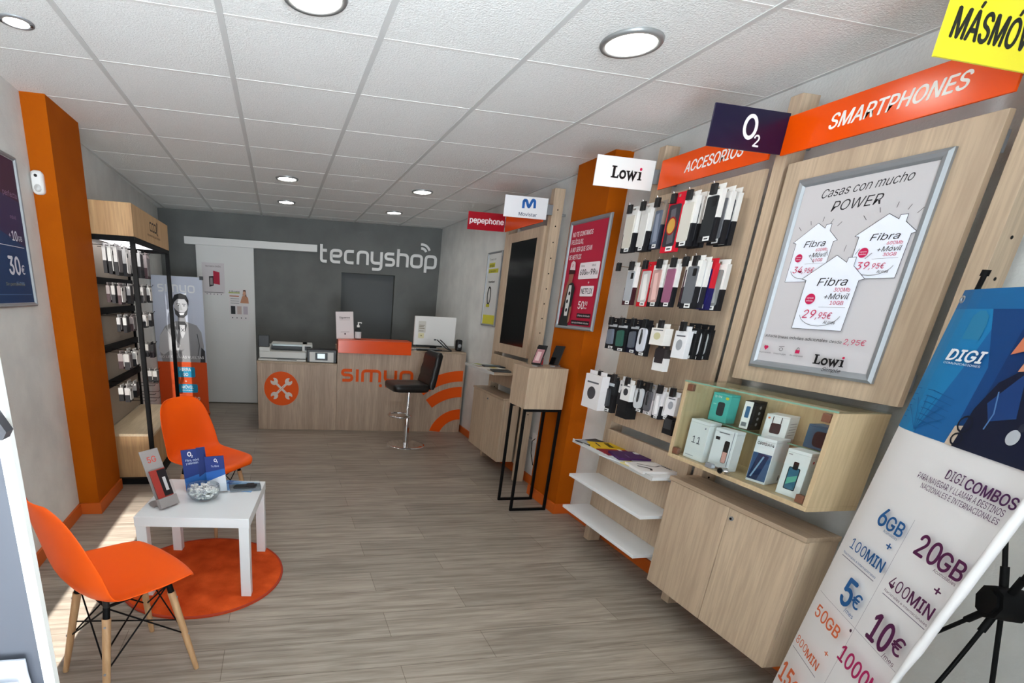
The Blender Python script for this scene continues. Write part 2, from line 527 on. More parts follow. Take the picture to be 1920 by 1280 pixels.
def word_solid(mb, word, O, u, v, n, W, H, sw, d0, d1, mat, gap=.42):
    """raised rounded letters fitted to width W with x-height H"""
    ss, tot = logo_strokes(word, gap)
    for pts, cl in ss:
        L, R = ribbon([(a / tot * W, b * H) for a, b in pts], sw, cl)
        k = len(L)
        O_, u_, v_, n_ = Vector(O), Vector(u), Vector(v), Vector(n)
        f = lambda p, d: O_ + u_ * p.x + v_ * p.y + n_ * d
        vs = [f(p, d1) for p in L] + [f(p, d1) for p in R] + [f(p, d0) for p in L] + [f(p, d0) for p in R]
        fs = []
        for i in range(k if cl else k - 1):
            j = (i + 1) % k
            fs += [(i, j, k + j, k + i), (i, 2 * k + i, 2 * k + j, j), (k + i, k + j, 3 * k + j, 3 * k + i)]
        if not cl: fs += [(0, k, 3 * k, 2 * k), (k - 1, 3 * k - 1, 4 * k - 1, 2 * k - 1)]
        mb.add(vs, fs, mat)
def word_print(p, word, x, y, W, H, sw, mat, gap=.42):
    ss, tot = logo_strokes(word, gap)
    for pts, cl in ss: p.stroke([(x + a / tot * W, y + b * H) for a, b in pts], sw, mat, cl)

def copy_tree(o, parent=None):
    c = o.copy(); COL.objects.link(c)
    if parent is not None: c.parent = parent
    MW[c] = MW[o].copy()
    for ch in list(o.children): copy_tree(ch, c)
    return c
# ================================================================== the setting
ZC = 2.468
b = MB(); b.box(-1.7, 2.4, -1.06, 8.2, -0.06, 0, floor_mat()); structure(b.build('floor'))
b = MB(); b.box(-1.7, 2.4, -1.06, 8.2, ZC, ZC + .08, CEILTILE); structure(b.build('ceiling'))
# suspended grid
b = MB()
for i in range(-1, 6):
    x = -0.797 + .6005 * i
    if -1.5 < x < 2.2: b.box(x - .012, x + .012, -2.4, 7.56, ZC - .0035, ZC + .002, GRIDMAT)
for k in range(-8, 9):
    y = 2.39 + .6 * k
    if y > -2.4: b.box(-1.5, 2.215, y - .007, y + .007, ZC - .0012, ZC + .002, WHITEM)
# wall angle
b.box(2.195, 2.215, -2.36, 7.4, ZC - .003, ZC + .002, GRIDMAT)
structure(b.build('trim_1'))
XL = lambda y: -1.335 - .0325 * (y - 2.9)
b = MB()
b.prism([(XL(-1.06), -1.06), (XL(7.9), 7.9), (-1.75, 7.9), (-1.75, -1.06)], (0, 0, 0), (1, 0, 0), (0, 1, 0), (0, 0, 1), 0, ZC, WALLPAINT)
structure(b.build('wall_left'))
b = MB(); b.box(2.215, 2.4, -1.06, 7.9, 0, ZC, WALLPAINT); structure(b.build('wall_right'))
# back wall, slightly out of square, with a doorway
BU = Vector((1, -.06, 0)).normalized(); BN = Vector((-.06, -1, 0)).normalized(); BO = Vector((0, 7.49, 0)); BZ = Vector((0, 0, 1))
def bwall(mb, x0, x1, z0, z1, d0, d1, mat):
    return mb.prism([(x0, z0), (x1, z0), (x1, z1), (x0, z1)], BO, BU, BZ, BN, d0, d1, mat)
b = MB()
bwall(b, -1.75, .86, 0, ZC, -.2, 0, GREYPAINT); bwall(b, 1.60, 2.4, 0, ZC, -.2, 0, GREYPAINT); bwall(b, .86, 1.60, 1.835, ZC, -.2, 0, GREYPAINT)
structure(b.build('wall_back'))
b = MB(); bwall(b, .86, 1.60, 0, 1.835, -.19, -.12, P('dark_grey_door', (88, 91, 92), .7)); structure(b.build('door_2'))
d1 = MB(); bwall(d1, -1.04, -.305, .012, 2.07, .018, .055, P('white_sliding_door', (224, 224, 222), .55))
d1 = structure(d1.build('door_1', bevel=.003))
b = MB(); bwall(b, -1.17, .525, 2.064, 2.153, .0, .085, WHITEM); structure(b.build('trim_2', bevel=.003))
# unseen front of the shop: gap, pier and opening shaped for the light
b = MB()
b.box(-1.75, -1.09, -1.08, -.96, 0, ZC, WALLPAINT); b.box(-.86, -.3, -1.08, -.96, 0, ZC, WALLPAINT); b.box(.75, 2.4, -1.08, -.96, 0, ZC, WALLPAINT); b.box(-1.75, 2.4, -1.08, -.96, 2.42, ZC, WALLPAINT)
structure(b.build('wall_front'))
# unseen wall, added to keep daylight off the near right wall
b = MB(); b.box(.75, .83, -.96, -.30, 0, 2.2, WALLPAINT); structure(b.build('wall_added_shade'))
# pillars
b = MB(); b.box(-1.6, -1.23, 3.56, 4.06, 0, ZC, ORANGEPAINT); structure(b.build('column_left'))
b = MB(); b.box(2.085, 2.3, 3.33, 3.75, 0, ZC, ORANGEPAINT); structure(b.build('column_right'))
H = .078
b = MB(); b.prism([(XL(-2.36), -2.36), (XL(3.56), 3.56), (XL(3.56) + .014, 3.56), (XL(-2.36) + .014, -2.36)], (0, 0, 0), (1, 0, 0), (0, 1, 0), (0, 0, 1), 0, H, SKIRT)
b.box(-1.36, -1.216, 3.546, 3.56, 0, H, SKIRT); b.box(-1.23, -1.216, 3.56, 4.06, 0, H, SKIRT)
b.prism([(XL(4.06), 4.06), (XL(7.5), 7.5), (XL(7.5) + .014, 7.5), (XL(4.06) + .014, 4.06)], (0, 0, 0), (1, 0, 0), (0, 1, 0), (0, 0, 1), 0, H, SKIRT)
structure(b.build('baseboard_left'))
b = MB(); b.box(2.201, 2.215, -2.36, 3.33, 0, H, SKIRT); b.box(2.201, 2.215, 3.75, 7.3, 0, H, SKIRT)
b.box(2.071, 2.085, 3.33, 3.75, 0, H, SKIRT); b.box(2.071, 2.215, 3.316, 3.33, 0, H, SKIRT); b.box(2.071, 2.215, 3.75, 3.764, 0, H, SKIRT)
structure(b.build('baseboard_right'))

# ================================================================== ceiling lamps
LAMPM = P('lit_diffuser', (255, 252, 244), .5, emit=50)
def downlight(x, y, r, label, lit=True, group='round ceiling lamps'):
    t = thing('ceiling_lamp', label, 'ceiling lamp', (x, y, ZC), group=group)
    b = MB(); b.lathe([(r, 0), (r, -.006), (r * .97, -.012), (r * .82, -.012), (r * .80, -.004)], RIMMAT, 40)
    b.build('rim', t, local=True)
    b = MB(); b.add([(r * .81 * math.cos(a * PI / 20), r * .81 * math.sin(a * PI / 20), -.006) for a in range(40)], [tuple(range(40))], LAMPM if lit else WHITEM)
    b.build('diffuser', t, local=True)
downlight(1.318, 2.125, .112, 'large lit round lamp in the ceiling nearest the yellow sign')
downlight(.136, 2.165, .112, 'round ceiling lamp cut by the top edge of the photo', True)
downlight(.090, 5.10, .098, 'lit round ceiling lamp above the table side, nearer of the two left ones')
downlight(.103, 6.30, .098, 'lit round ceiling lamp nearest the sliding door')
downlight(1.317, 5.11, .098, 'lit round ceiling lamp in front of the black bar stool')
downlight(1.326, 6.385, .098, 'lit round ceiling lamp over the reception counter by the dark doorway')
t = thing('spot_lamp', 'small square gimbal spot in the ceiling above the left wall poster', 'ceiling lamp', (-1.0, 2.70, ZC), rz=.15)
b = MB(); b.lathe([(.062, 0), (.062, -.004), (.045, -.006), (.045, 0)], STEEL, 24); b.build('rim', t, local=True)
b = MB(); b.add([(.04 * math.cos(a * PI / 12), .04 * math.sin(a * PI / 12), -.005) for a in range(24)], [tuple(range(24))], LAMPM); b.build('bulb', t, local=True)
for xx in (-.056, .046):
    b = MB(); b.box(xx, xx + .01, -.008, .008, -.009, -.004, BLACK); b.build('clip', t, local=True)

# ================================================================== right wall: uprights
def upright(y0, y1, label):
    o = MB(); o.box(2.085, 2.173, y0, y1, .0, 2.378, WOOD)
    t = thing('wooden_upright', label, 'post', (2.13, (y0 + y1) / 2, 0), group='wooden uprights along the right wall')
    o.build('post', t, bevel=.002)
    h = MB()
    for k in range(15): h.cyl((2.130, y0 - .0006, .62 + k * .115), (2.130, y0 + .004, .62 + k * .115), .0055, BLACKM, 10)
    h.build('peg_hole', t)
    for zz in (2.2, .4):
        s = MB(); s.cyl((2.172, (y0 + y1) / 2, zz), (2.215, (y0 + y1) / 2, zz), .009, STEEL, 12); s.build('wall_spacer', t)
    return t
upright(4.83, 4.885, 'pale wooden upright on the far side of the black wall screen')
upright(4.05, 4.105, 'pale wooden upright on the near side of the black wall screen')
upright(2.855, 2.91, 'pale wooden upright beside the orange pillar, behind the white sign with black lettering')
upright(2.078, 2.133, 'pale wooden upright between the two large orange header signs')
upright(1.275, 1.33, 'pale wooden upright behind the dark blue banner at the right')

# ================================================================== header signs
def header(y0, y1, label, word=None, wx0=0, wx1=0, z0=2.147, z1=2.287):
    t = thing('header_sign', label, 'sign', (2.06, (y0 + y1) / 2, z0), group='orange header signs')
    b = MB(); b.box(2.04, 2.05, y0, y1, z0, z1, ORANGE); b.build('panel', t, bevel=.001)
    for yy in (y0 + .01, y1 - .03):
        b = MB(); b.box(2.05, 2.0855, yy, yy + .02, z0 + .05, z0 + .09, STEEL); b.build('bracket', t)
    if word:
        p = Print((2.04, y1, z0), *RW); p.text(word, y1 - wx0, .046, .048, ink(250, 246, 240), w=wx0 - wx1, bold=.022, shear=.18); p.build('lettering', t)
header(1.345, 2.068, 'orange header sign reading SMARTPHONES', 'SMARTPHONES', 1.882, 1.463)
header(2.125, 2.80, 'orange header sign reading ACCESORIOS', 'ACCESORIOS', 2.615, 2.262)
header(4.11, 4.82, 'orange header sign above the black wall screen, half hidden by a white flag sign')

def flag(y, rgb, label, draw, x0=1.69, x1=2.045):
    t = thing('flag_sign', label, 'sign', (x1, y, 2.152), group='flag signs sticking out from the uprights')
    b = MB(); b.box(x0, x1, y - .003, y + .003, 2.152, 2.299, P('sign_%d_%d_%d' % rgb, rgb, .3)); b.build('panel', t, bevel=.0006)
    b = MB(); b.box(x1 - .001, 2.0855, y + .003, y + .016, 2.19, 2.26, STEEL); b.build('bracket', t)
    p = Print((x0, y - .003, 2.152), *FR); draw(p); p.build('lettering', t)
def d_pepe(p): p.text('pepephone', .18, .056, .046, ink(250, 240, 240), w=.325, align='C', bold=.03)
def d_movi(p):
    blue = ink(40, 96, 168)
    p.stroke(fillet([(.152, .066), (.150, .118), (.172, .122), (.196, .070), (.222, .128), (.240, .122), (.244, .072)], .02, 5), .021, blue)
    p.text('Movistar', .195, .014, .023, ink(40, 60, 90), w=.148, align='C', bold=.01)
def d_lowi(p): lowi(p, .095, .045, .058, ink(16, 14, 16), ink(210, 30, 80))
def d_o2(p): o2(p, .18, .082, .082, ink(248, 248, 250))
def d_mas(p): p.text('MÁSMÓVIL', .026, .042, .062, ink(38, 40, 34), w=.31, bold=.025, shear=.1)
flag(4.85, (168, 12, 34), 'small red flag sign with white lowercase word', d_pepe)
flag(4.04, (240, 240, 242), 'white flag sign with a blue M emblem', d_movi, 1.685, 2.035)
flag(2.862, (238, 238, 236), 'white flag sign with a black word ending in a red dotted i', d_lowi)
flag(2.072, (14, 9, 46), 'dark navy flag sign with a white O and small 2', d_o2)
flag(1.27, (250, 236, 42), 'yellow flag sign with black capitals at the upper right corner', d_mas, 1.625, 2.0)

# ================================================================== framed posters
def frame_poster(label, ax, O, w, h, draw, paper, bw=.03, face=RW, fmat=STEEL, name='framed_poster', d=.018):
    u, v, n = (Vector(q) for q in face); O = Vector(O)
    t = thing(name, label, 'poster', tuple(O + u * (w / 2)))
    b = MB()
    # mitred profile, four sides
    prof = [(0, 0), (0, d * .6), (bw * .35, d), (bw * .75, d * .8), (bw, d * .35), (bw, 0)]
    rows = []
    for i, oo in prof:
        rows.append([O + u * i + v * i + n * oo, O + u * (w - i) + v * i + n * oo, O + u * (w - i) + v * (h - i) + n * oo, O + u * i + v * (h - i) + n * oo])
    b.surf(rows, fmat, False, True); b.build('frame', t)
    b = MB(); b.prism([(bw * .6, bw * .6), (w - bw * .6, bw * .6), (w - bw * .6, h - bw * .6), (bw * .6, h - bw * .6)], O, u, v, n, .0, d * .25, paper); b.build('backing_board', t)
    p = Print(O + n * (d * .25), u, v, n); draw(p, w, h); p.build('printed_sheet', t)
    return t

# -- large poster with three hand drawn houses
def d_power(p, w, h):
    K = ink(40, 36, 40); R = ink(190, 30, 80); Wt = ink(236, 240, 250); G = ink(120, 110, 115)
    Y = lambda wy: 1.952 - wy           # world y -> poster u
    Zp = lambda wz: wz - 1.308
    p.rect(.02, .02, w - .02, h - .02, ink(200, 196, 198))
    p.text('Casas con mucho', Y(1.843), Zp(1.955), .030, K, w=.305, shear=.32, bold=-.006, rot=.03)
    p.text('POWER', Y(1.79), Zp(1.903), .034, K, w=.175, shear=.22, bold=-.012, rot=.01)
    def house(y0, y1, zb, zr, k, big, mb_, gb, price, bw):
        a = Y(y0); c = Y(y1); W = c - a; Hh = zr - zb; b0 = Zp(zb); 
        roof = b0 + Hh * .68; top = b0 + Hh
        pts = [(a + .06 * W, b0), (a + .93 * W, b0), (a + .95 * W, roof - .02 * Hh), (c + .03 * W, roof), (a + .80 * W, b0 + .85 * Hh), (a + .80 * W, b0 + .96 * Hh), (a + .68 * W, b0 + .96 * Hh), (a + .67 * W, b0 + .90 * Hh),
               (a + .48 * W, top), (a - .01 * W, roof + .02 * Hh), (a + .07 * W, roof)]
        p.poly(pts, Wt); p.stroke(pts + [pts[0]], .0016, K)
        for ang, l0, l1 in ((2.3, .62, .74), (1.9, .60, .70), (1.45, .62, .72), (1.1, .62, .72), (.8, .66, .78)):
            cx, cy = a + .5 * W, b0 + .55 * Hh; s = W * .95
            p.stroke([(cx + s * l0 * math.cos(ang), cy + s * l0 * math.sin(ang)), (cx + s * l1 * math.cos(ang), cy + s * l1 * math.sin(ang))], .0016, K)
        m = a + .54 * W
        p.text('Fibra', m, b0 + .60 * Hh, .105 * Hh, K, align='C', w=.5 * W, shear=.2)
        p.text(mb_, m + .2 * W, b0 + .52 * Hh, .05 * Hh, R, align='C', w=.26 * W)
        p.text('+Móvil', m + .14 * W, b0 + .42 * Hh, .075 * Hh, K, align='C', w=.40 * W, shear=.2)
        p.text(gb, m + .18 * W, b0 + .345 * Hh, .05 * Hh, R, align='C', w=.22 * W)
        p.stroke([(m - .1 * W, b0 + .31 * Hh), (m + .34 * W, b0 + .31 * Hh)], .0008, G)
        p.circ(a + .25 * W, b0 + .42 * Hh, .088 * W, R); p.text('Llamadas', a + .25 * W, b0 + .425 * Hh, .022 * Hh, Wt, align='C', w=.12 * W); p.text('infinitas', a + .25 * W, b0 + .385 * Hh, .022 * Hh, Wt, align='C', w=.12 * W)
        e, d = price
        p.text(e, a + .2 * W, b0 + .155 * Hh, .115 * Hh, R, w=.23 * W, shear=.15)
        p.text(',' + d + '€', a + .44 * W, b0 + .155 * Hh, .085 * Hh, R, w=.27 * W, shear=.15)
        p.text('Al mes', a + .60 * W, b0 + .085 * Hh, .045 * Hh, K, w=.2 * W, shear=.2)
        p.stroke(ellipse(a + .5 * W, b0 + .24 * Hh, .36 * W, .19 * Hh, 16, PI * 1.08, PI * 1.92), .0014, K)
    house(1.905, 1.735, 1.655, 1.868, 1, 0, '600Mb', '10GB', ('34', '95'), .1)
    house(1.665, 1.478, 1.660, 1.868, 1, 0, '600Mb', '30GB', ('39', '95'), .1)
    house(1.815, 1.590, 1.478, 1.745, 1, 1, '300Mb', '10GB', ('29', '95'), .1)
    p.text('Añade ', Y(1.905), Zp(1.436), .011, K, w=.055)
    p.text('líneas móviles adicionales', Y(1.845), Zp(1.435), .011, K, w=.205, bold=.012)
    p.text('desde', Y(1.632), Zp(1.434), .011, K, w=.045)
    p.text('2,95€', Y(1.580), Zp(1.433), .019, R, w=.075, shear=.1)
    for i, yy in enumerate((1.885, 1.815, 1.742)):
        if i == 0: p.circ(Y(yy) - .004, Zp(1.396), .006, R); p.circ(Y(yy) + .004, Zp(1.396), .006, R); p.poly([(Y(yy) - .009, Zp(1.394)), (Y(yy) + .009, Zp(1.394)), (Y(yy), Zp(1.383))], R)
        if i == 1: p.stroke(ellipse(Y(yy), Zp(1.392), .008, .006, 14), .0016, K, True); p.stroke([(Y(yy) - .012, Zp(1.402)), (Y(yy) + .012, Zp(1.404))], .0016, K)
        if i == 2: p.rect(Y(yy) - .009, Zp(1.383), Y(yy) + .009, Zp(1.396), R); p.stroke(ellipse(Y(yy), Zp(1.397), .005, .008, 10, 0, PI), .002, K)
        p.text(('Sin permanencia', 'Comparte gigas', 'Sin sorpresas')[i], Y(yy), Zp(1.371), .0055, K, align='C', w=.055)
    lowi(p, Y(1.668), Zp(1.352), .036, ink(14, 12, 14), ink(200, 40, 80))
    p.text('Simple', Y(1.625), Zp(1.330), .014, K, w=.07, shear=.35, bold=-.006)
frame_poster('aluminium framed poster with three drawn houses on the wooden board', 'r', (2.06, 1.952, 1.308), .505, .73, d_power, PAPER)

# -- red poster on the pillar
def d_red(p, w, h):
    Wt = ink(244, 232, 234); K = ink(32, 24, 28)
    U = lambda wy: 3.715 - wy; Vv = lambda wz: wz - 1.372
    p.rect(.02, .02, w - .02, h - .02, ink(178, 30, 58))
    for i, s in enumerate(('NO TE CONTAMOS', 'PELÍCULAS,', 'A NO SER QUE SEAN', 'DE NETFLIX')):
        p.text(s, .045, h - .105 - i * .050, .030, Wt, w=(.25, .15, .27, .155)[i], bold=.012)
    p.rrect(.205, .338, .445, .445, .012, Wt)
    p.text('Fibra', .225, .417, .014, K, w=.04); p.text('Móvil', .355, .417, .014, K, w=.045)
    p.text('600', .222, .365, .035, K, w=.07, bold=.02); p.text('Mb', .294, .365, .02, K, w=.03); p.text('+', .335, .368, .024, K, align='C'); p.text('99', .352, .365, .035, K, w=.05, bold=.02); p.text('GB', .404, .365, .022, K, w=.03)
    p.text('+', .35, .305, .024, Wt, align='C', bold=.02)
    p.rrect(.265, .225, .425, .292, .01, Wt); p.text('NETFLIX', .345, .242, .034, K, align='C', w=.13, bold=.016)
    p.text('50', .270, .142, .05, Wt, w=.07, bold=.02); p.text(',90', .342, .165, .026, Wt, w=.04, bold=.01); p.text('€/mes', .345, .143, .012, Wt, w=.035)
    p.rect(.275, .083, .445, .112, K); p.text('Oferta limitada', .285, .092, .011, Wt, w=.15)
    p.rect(.215, .035, .445, .064, K); p.text('Llamadas ilimitadas incluidas', .225, .044, .011, Wt, w=.21)
    # boy with cap looking up
    sk = ink(150, 98, 78); p.poly([(.045, .02), (.175, .02), (.18, .13), (.195, .28), (.165, .315), (.115, .32), (.085, .29), (.075, .16)], ink(36, 40, 40))
    p.poly([(.105, .09), (.145, .09), (.155, .2), (.148, .30), (.115, .30), (.10, .2)], ink(220, 220, 216))
    for q in ((.125, .13), (.12, .19), (.135, .245)): p.circ(*q, .013, K)
    p.poly([(.04, .14), (.075, .15), (.105, .30), (.09, .33), (.06, .26)], sk); p.poly([(.165, .04), (.19, .05), (.195, .16), (.17, .15)], sk)
    p.poly([(.095, .30), (.095, .37), (.11, .40), (.145, .40), (.155, .36), (.145, .32)], sk)
    p.poly([(.085, .375), (.09, .42), (.165, .41), (.165, .375)], ink(60, 26, 26)); p.poly([(.095, .405), (.165, .40), (.155, .45), (.125, .465), (.10, .45)], ink(232, 206, 208)); p.text('P', .128, .42, .02, ink(180, 40, 60), align='C')
frame_poster('red framed poster with boy in white cap on the right pillar', 'r', (2.083, 3.715, 1.372), .488, .728, d_red, PAPER, bw=.026)

# -- yellow and white poster far along the right wall
def d_band(p, w, h):
    K = ink(40, 42, 44); Yl = ink(196, 190, 60)
    p.rect(.015, .015, w - .015, h - .015, ink(214, 216, 214)); p.rect(.015, .015, w - .015, .11, ink(206, 200, 66))
    p.text('Trae a un', .05, h - .08, .02, K, w=.16); p.rect(.05, h - .15, .2, h - .105, Yl); p.text('amigo', .055, h - .142, .028, K, w=.13, bold=.01); p.rect(.05, h - .205, .3, h - .165, Yl); p.text('y llévate', .055, h - .196, .022, K, w=.18)
    p.text('Smart Band', .08, h - .30, .018, K, w=.16, bold=.01)
    p.stroke(ellipse(.13, h - .43, .042, .085, 20), .018, ink(22, 22, 24), True); p.rect(.075, .19, .17, .22, Yl)
frame_poster('framed white and yellow poster beyond the black wall screen', 'r', (2.2145, 5.56, 1.30), .37, .735, d_band, PAPER, bw=.018)

# -- dark blue poster on the left wall, cut by the photo edge
def d_blue(p, w, h):
    Wt = ink(226, 226, 236)
    p.rect(.02, .02, w - .02, h - .02, ink(34, 62, 104)); p.rect(.02, .50, w - .02, h - .02, ink(66, 34, 58)); p.poly([(.02, .40), (w - .02, .30), (w - .02, .52), (.02, .56)], ink(58, 48, 84))
    p.text('perfecta', w - .20, h - .20, .026, ink(150, 118, 150), w=.16); p.text('móvil', w - .16, h - .305, .018, ink(150, 118, 150), w=.07)
    p.text('+', w - .20, h - .40, .03, Wt, align='C'); p.text('10', w - .175, h - .41, .046, Wt, w=.062, bold=.02); p.text('GB', w - .105, h - .408, .024, Wt, w=.045)
    p.rect(w - .45, h - .44, w - .05, h - .437, Wt); p.text('30', w - .27, h - .575, .085, Wt, w=.13, bold=.03); p.text('€', w - .13, h - .572, .045, Wt, w=.04, bold=.01); p.text('al mes', w - .22, h - .625, .018, ink(120, 150, 190), w=.1)
    p.text('Sin permanencia', w - .34, .105, .015, ink(150, 150, 120), w=.22); p.rect(.04, .06, w - .05, .063, ink(90, 120, 160))
frame_poster('dark blue framed poster on the left wall cut by the photo edge', 'l', (XL(2.83) + .001, 2.84, 1.372), .50, .735, d_blue, PAPER, bw=.018, face=((-.0325, 1, 0), (0, 0, 1), (1, .0325, 0)))

# motion sensor on the left pillar
t = thing('motion_sensor', 'white alarm motion sensor on the edge of the left orange pillar', 'sensor', (-1.318, 3.56, 1.968))
b = MB(); rows = []
for d, s in ((0, .94), (.02, 1), (.034, .93), (.040, .7)):
    rows.append([Vector((-1.318 + x * s, 3.56 - d, 2.03 + z * s)) for x, z in fillet([(-.031, -.062), (.031, -.062), (.031, .062), (-.031, .062)], .026, 5, True)])
b.surf(rows, WHITEM, True, True); b.add(rows[-1], [tuple(range(len(rows[-1])))], WHITEM); b.build('housing', t)
b = MB(); b.lathe([(.0, .012), (.012, .010), (.02, .003), (.021, -.004)], LGREY, 20, Matrix.Translation((-1.316, 3.524, 2.0)) @ Matrix.Rotation(PI / 2, 4, 'X')); b.build('lens', t)
b = MB(); b.cyl((-1.318, 3.524, 2.062), (-1.318, 3.516, 2.062), .008, BLACK, 14); b.build('camera_eye', t)
# ================================================================== right wall: boards, shelves, cabinets
def board(label, y0, y1, z0, z1, x0=2.06, x1=2.084, name='wooden_board', cat='panel'):
    t = thing(name, label, cat, (x1, (y0 + y1) / 2, z0))
    b = MB(); b.box(x0, x1, y0, y1, z0, z1, WOOD); b.build('panel', t, bevel=.0012)
    for yy in (y0 + .0, y1 - .02):
        for zz in (z0 + .05, z1 - .11):
            b = MB(); b.box(x1, x1 + .012, yy, yy + .02, zz, zz + .06, STEEL); b.build('mounting_clip', t)
    return t
board('pale wooden wall board carrying the poster with three houses', 1.352, 2.032, 1.245, 2.112)
board('pale wooden board low behind the white shelves', 2.145, 2.84, .20, .80)
board('pale wooden board under the black wall screen', 4.115, 4.82, .80, 1.062)

# wall screen in its wooden surround
t = thing('wall_screen', 'black portrait screen set in a pale wooden surround on the right wall', 'screen', (2.084, 4.46, 1.095))
b = MB()
b.box(2.06, 2.084, 4.10, 4.19, 1.095, 2.122, WOOD); b.box(2.06, 2.084, 4.69, 4.81, 1.095, 2.122, WOOD); b.box(2.06, 2.084, 4.19, 4.69, 2.045, 2.122, WOOD); b.box(2.06, 2.084, 4.19, 4.69, 1.095, 1.175, WOOD)
b.build('surround', t, bevel=.001)
b = MB(); b.box(2.066, 2.15, 4.19, 4.69, 1.175, 2.045, P('screen_black', (6, 6, 8), .12)); b.build('display_panel', t, bevel=.002)

# lower cabinets
def cabinet(label, y0, y1, z0, z1, x0=1.93, xtop=1.922, split=None, lock=None):
    t = thing('wall_cabinet', label, 'cabinet', (2.07, (y0 + y1) / 2, z0))
    b = MB(); b.box(x0 + .02, 2.084, y0, y1, z0, z1 - .02, WOOD); b.build('body', t, bevel=.001)
    b = MB(); b.box(xtop, 2.084, y0 - .004, y1 + .004, z1 - .02, z1, WOODY); b.build('top', t, bevel=.0015)
    for a, c in ((y0, split - .0015), (split + .0015, y1)):
        b = MB(); b.box(x0, x0 + .018, a + .001, c, z0, z1 - .0235, WOOD); d = b.build('door', t, bevel=.0012)
        if lock and a <= lock <= c:
            b = MB(); b.cyl((x0 + .001, lock, z1 - .065), (x0 - .006, lock, z1 - .065), .0095, STEEL, 16); b.cyl((x0 - .006, lock, z1 - .065), (x0 - .008, lock, z1 - .065), .005, BLACKM, 10); b.build('lock', d)
cabinet('wooden two-door cabinet under the glass display case', 1.39, 2.095, .152, .742, split=1.735, lock=1.712)
cabinet('wooden two-door cabinet under the black wall screen', 4.14, 4.862, .16, .742, split=4.50, lock=4.485)
t = thing('wall_socket', 'white wall socket low beside the right orange pillar', 'socket', (2.215, 4.0, .38))
b = MB(); b.box(2.203, 2.215, 3.97, 4.05, .38, .46, WHITEM); b.build('plate', t, bevel=.003)
b = MB(); b.tube([(2.2, 3.99, .42), (2.17, 3.98, .40), (2.165, 3.96, .30), (2.18, 3.93, .20), (2.2, 3.87, .16)], .0035, BLACKM, 6); b.build('cable', t)

# white shelves
def wall_shelf(label, y0, y1, z, x0, mat, lip=False):
    t = thing('wall_shelf', label, 'shelf', (2.084, (y0 + y1) / 2, z - .018))
    b = MB(); b.box(x0, 2.0645, y0, y1, z - .018, z, mat); b.build('board', t, bevel=.0015)
    for yy in (y0 + .05, y1 - .12):
        b = MB(); b.box(2.05, 2.0645, yy, yy + .03, z - .05, z - .018, STEEL); b.build('bracket', t)
    if lip:
        b = MB(); b.box(x0 - .002, x0, y0, y1, z - .018, z + .006, LGREY); b.build('front_lip', t)
wall_shelf('top shelf of three below the accessories, laden with brochures', 2.17, 2.93, .705, 1.885, WHITE, True)
wall_shelf('empty white shelf, middle one of three below the accessories', 2.15, 2.85, .497, 1.85, WHITE)
wall_shelf('empty white shelf, lowest one of three below the accessories', 2.16, 2.89, .262, 1.868, WHITE)
wall_shelf('wooden shelf with leaflets under the black wall screen', 4.12, 4.84, .962, 1.80, WOODY, True)

def leaflet(label, c, w, h, z, rz, rgb, draw=None, t=.006, group=None, name='brochure', tilt=0.0, cat='brochure'):
    o = thing(name, label, cat, (c[0], c[1], z), rz, group)
    b = MB(); b.box(-w / 2, w / 2, -h / 2, h / 2, 0, t, ink(*rgb)); b.build('pages', o, local=True)
    if draw:
        p = Print((-w / 2, -h / 2, t), (1, 0, 0), (0, 1, 0), (0, 0, 1)); draw(p, w, h)
        p.mb.build('cover_print', o, local=True)
    return o
Wt = ink(240, 238, 236); Kk = ink(30, 26, 28)
rY = -PI / 2
leaflet('dark leaflet at the far end of the brochure shelf', (1.965, 2.84), .12, .17, .7055, rY + .2, (62, 58, 60), lambda p, w, h: p.rect(.01, .01, w - .01, h * .4, ink(170, 176, 184)))
leaflet('yellow brochure on the top white shelf', (1.995, 2.735), .15, .19, .7055, rY - .25, (224, 184, 34), lambda p, w, h: (p.text('tuenti', w / 2, h * .5, .035, Kk, w=.10, align='C', bold=.03), p.rect(w * .2, h * .2, w * .8, h * .25, Kk)), t=.012)
leaflet('dark red brochure between the yellow and purple ones on the shelf', (1.985, 2.605), .15, .20, .7055, rY - .1, (134, 24, 44), lambda p, w, h: p.rect(.01, h * .6, w * .5, h * .7, Wt), t=.008)
leaflet('white and grey brochure lying under the purple one', (1.95, 2.52), .15, .2, .7055, rY + .25, (214, 216, 220), lambda p, w, h: p.circ(w * .3, h * .6, .03, ink(90, 90, 100)), t=.006)
leaflet('purple brochure on the top white shelf', (1.995, 2.50), .15, .2, .7125, rY - .2, (66, 30, 84), lambda p, w, h: (p.rrect(.015, h * .66, .06, h * .8, .01, Wt), p.rect(w * .5, h * .3, w * .9, h * .34, ink(120, 90, 140))), t=.014)
leaflet('pale yellow leaflet near the front of the brochure shelf', (1.935, 2.40), .10, .12, .7055, rY + .1, (222, 206, 130), t=.004)
leaflet('white magazine with black drawing at the near end of the shelf', (1.985, 2.30), .17, .22, .7055, rY - .1, (230, 226, 224), lambda p, w, h: (p.stroke(fillet([(.03, .05), (.09, .12), (.06, .17), (.13, .18)], .02), .008, Kk), p.stroke(fillet([(.07, .03), (.12, .08), (.15, .06)], .02), .012, Kk), p.text('CASAS', w * .3, h * .8, .02, Kk)), t=.014)
leaflet('grey leaflet behind the white magazine on the shelf', (2.02, 2.40), .10, .15, .7055, rY - .3, (170, 166, 166), t=.01)
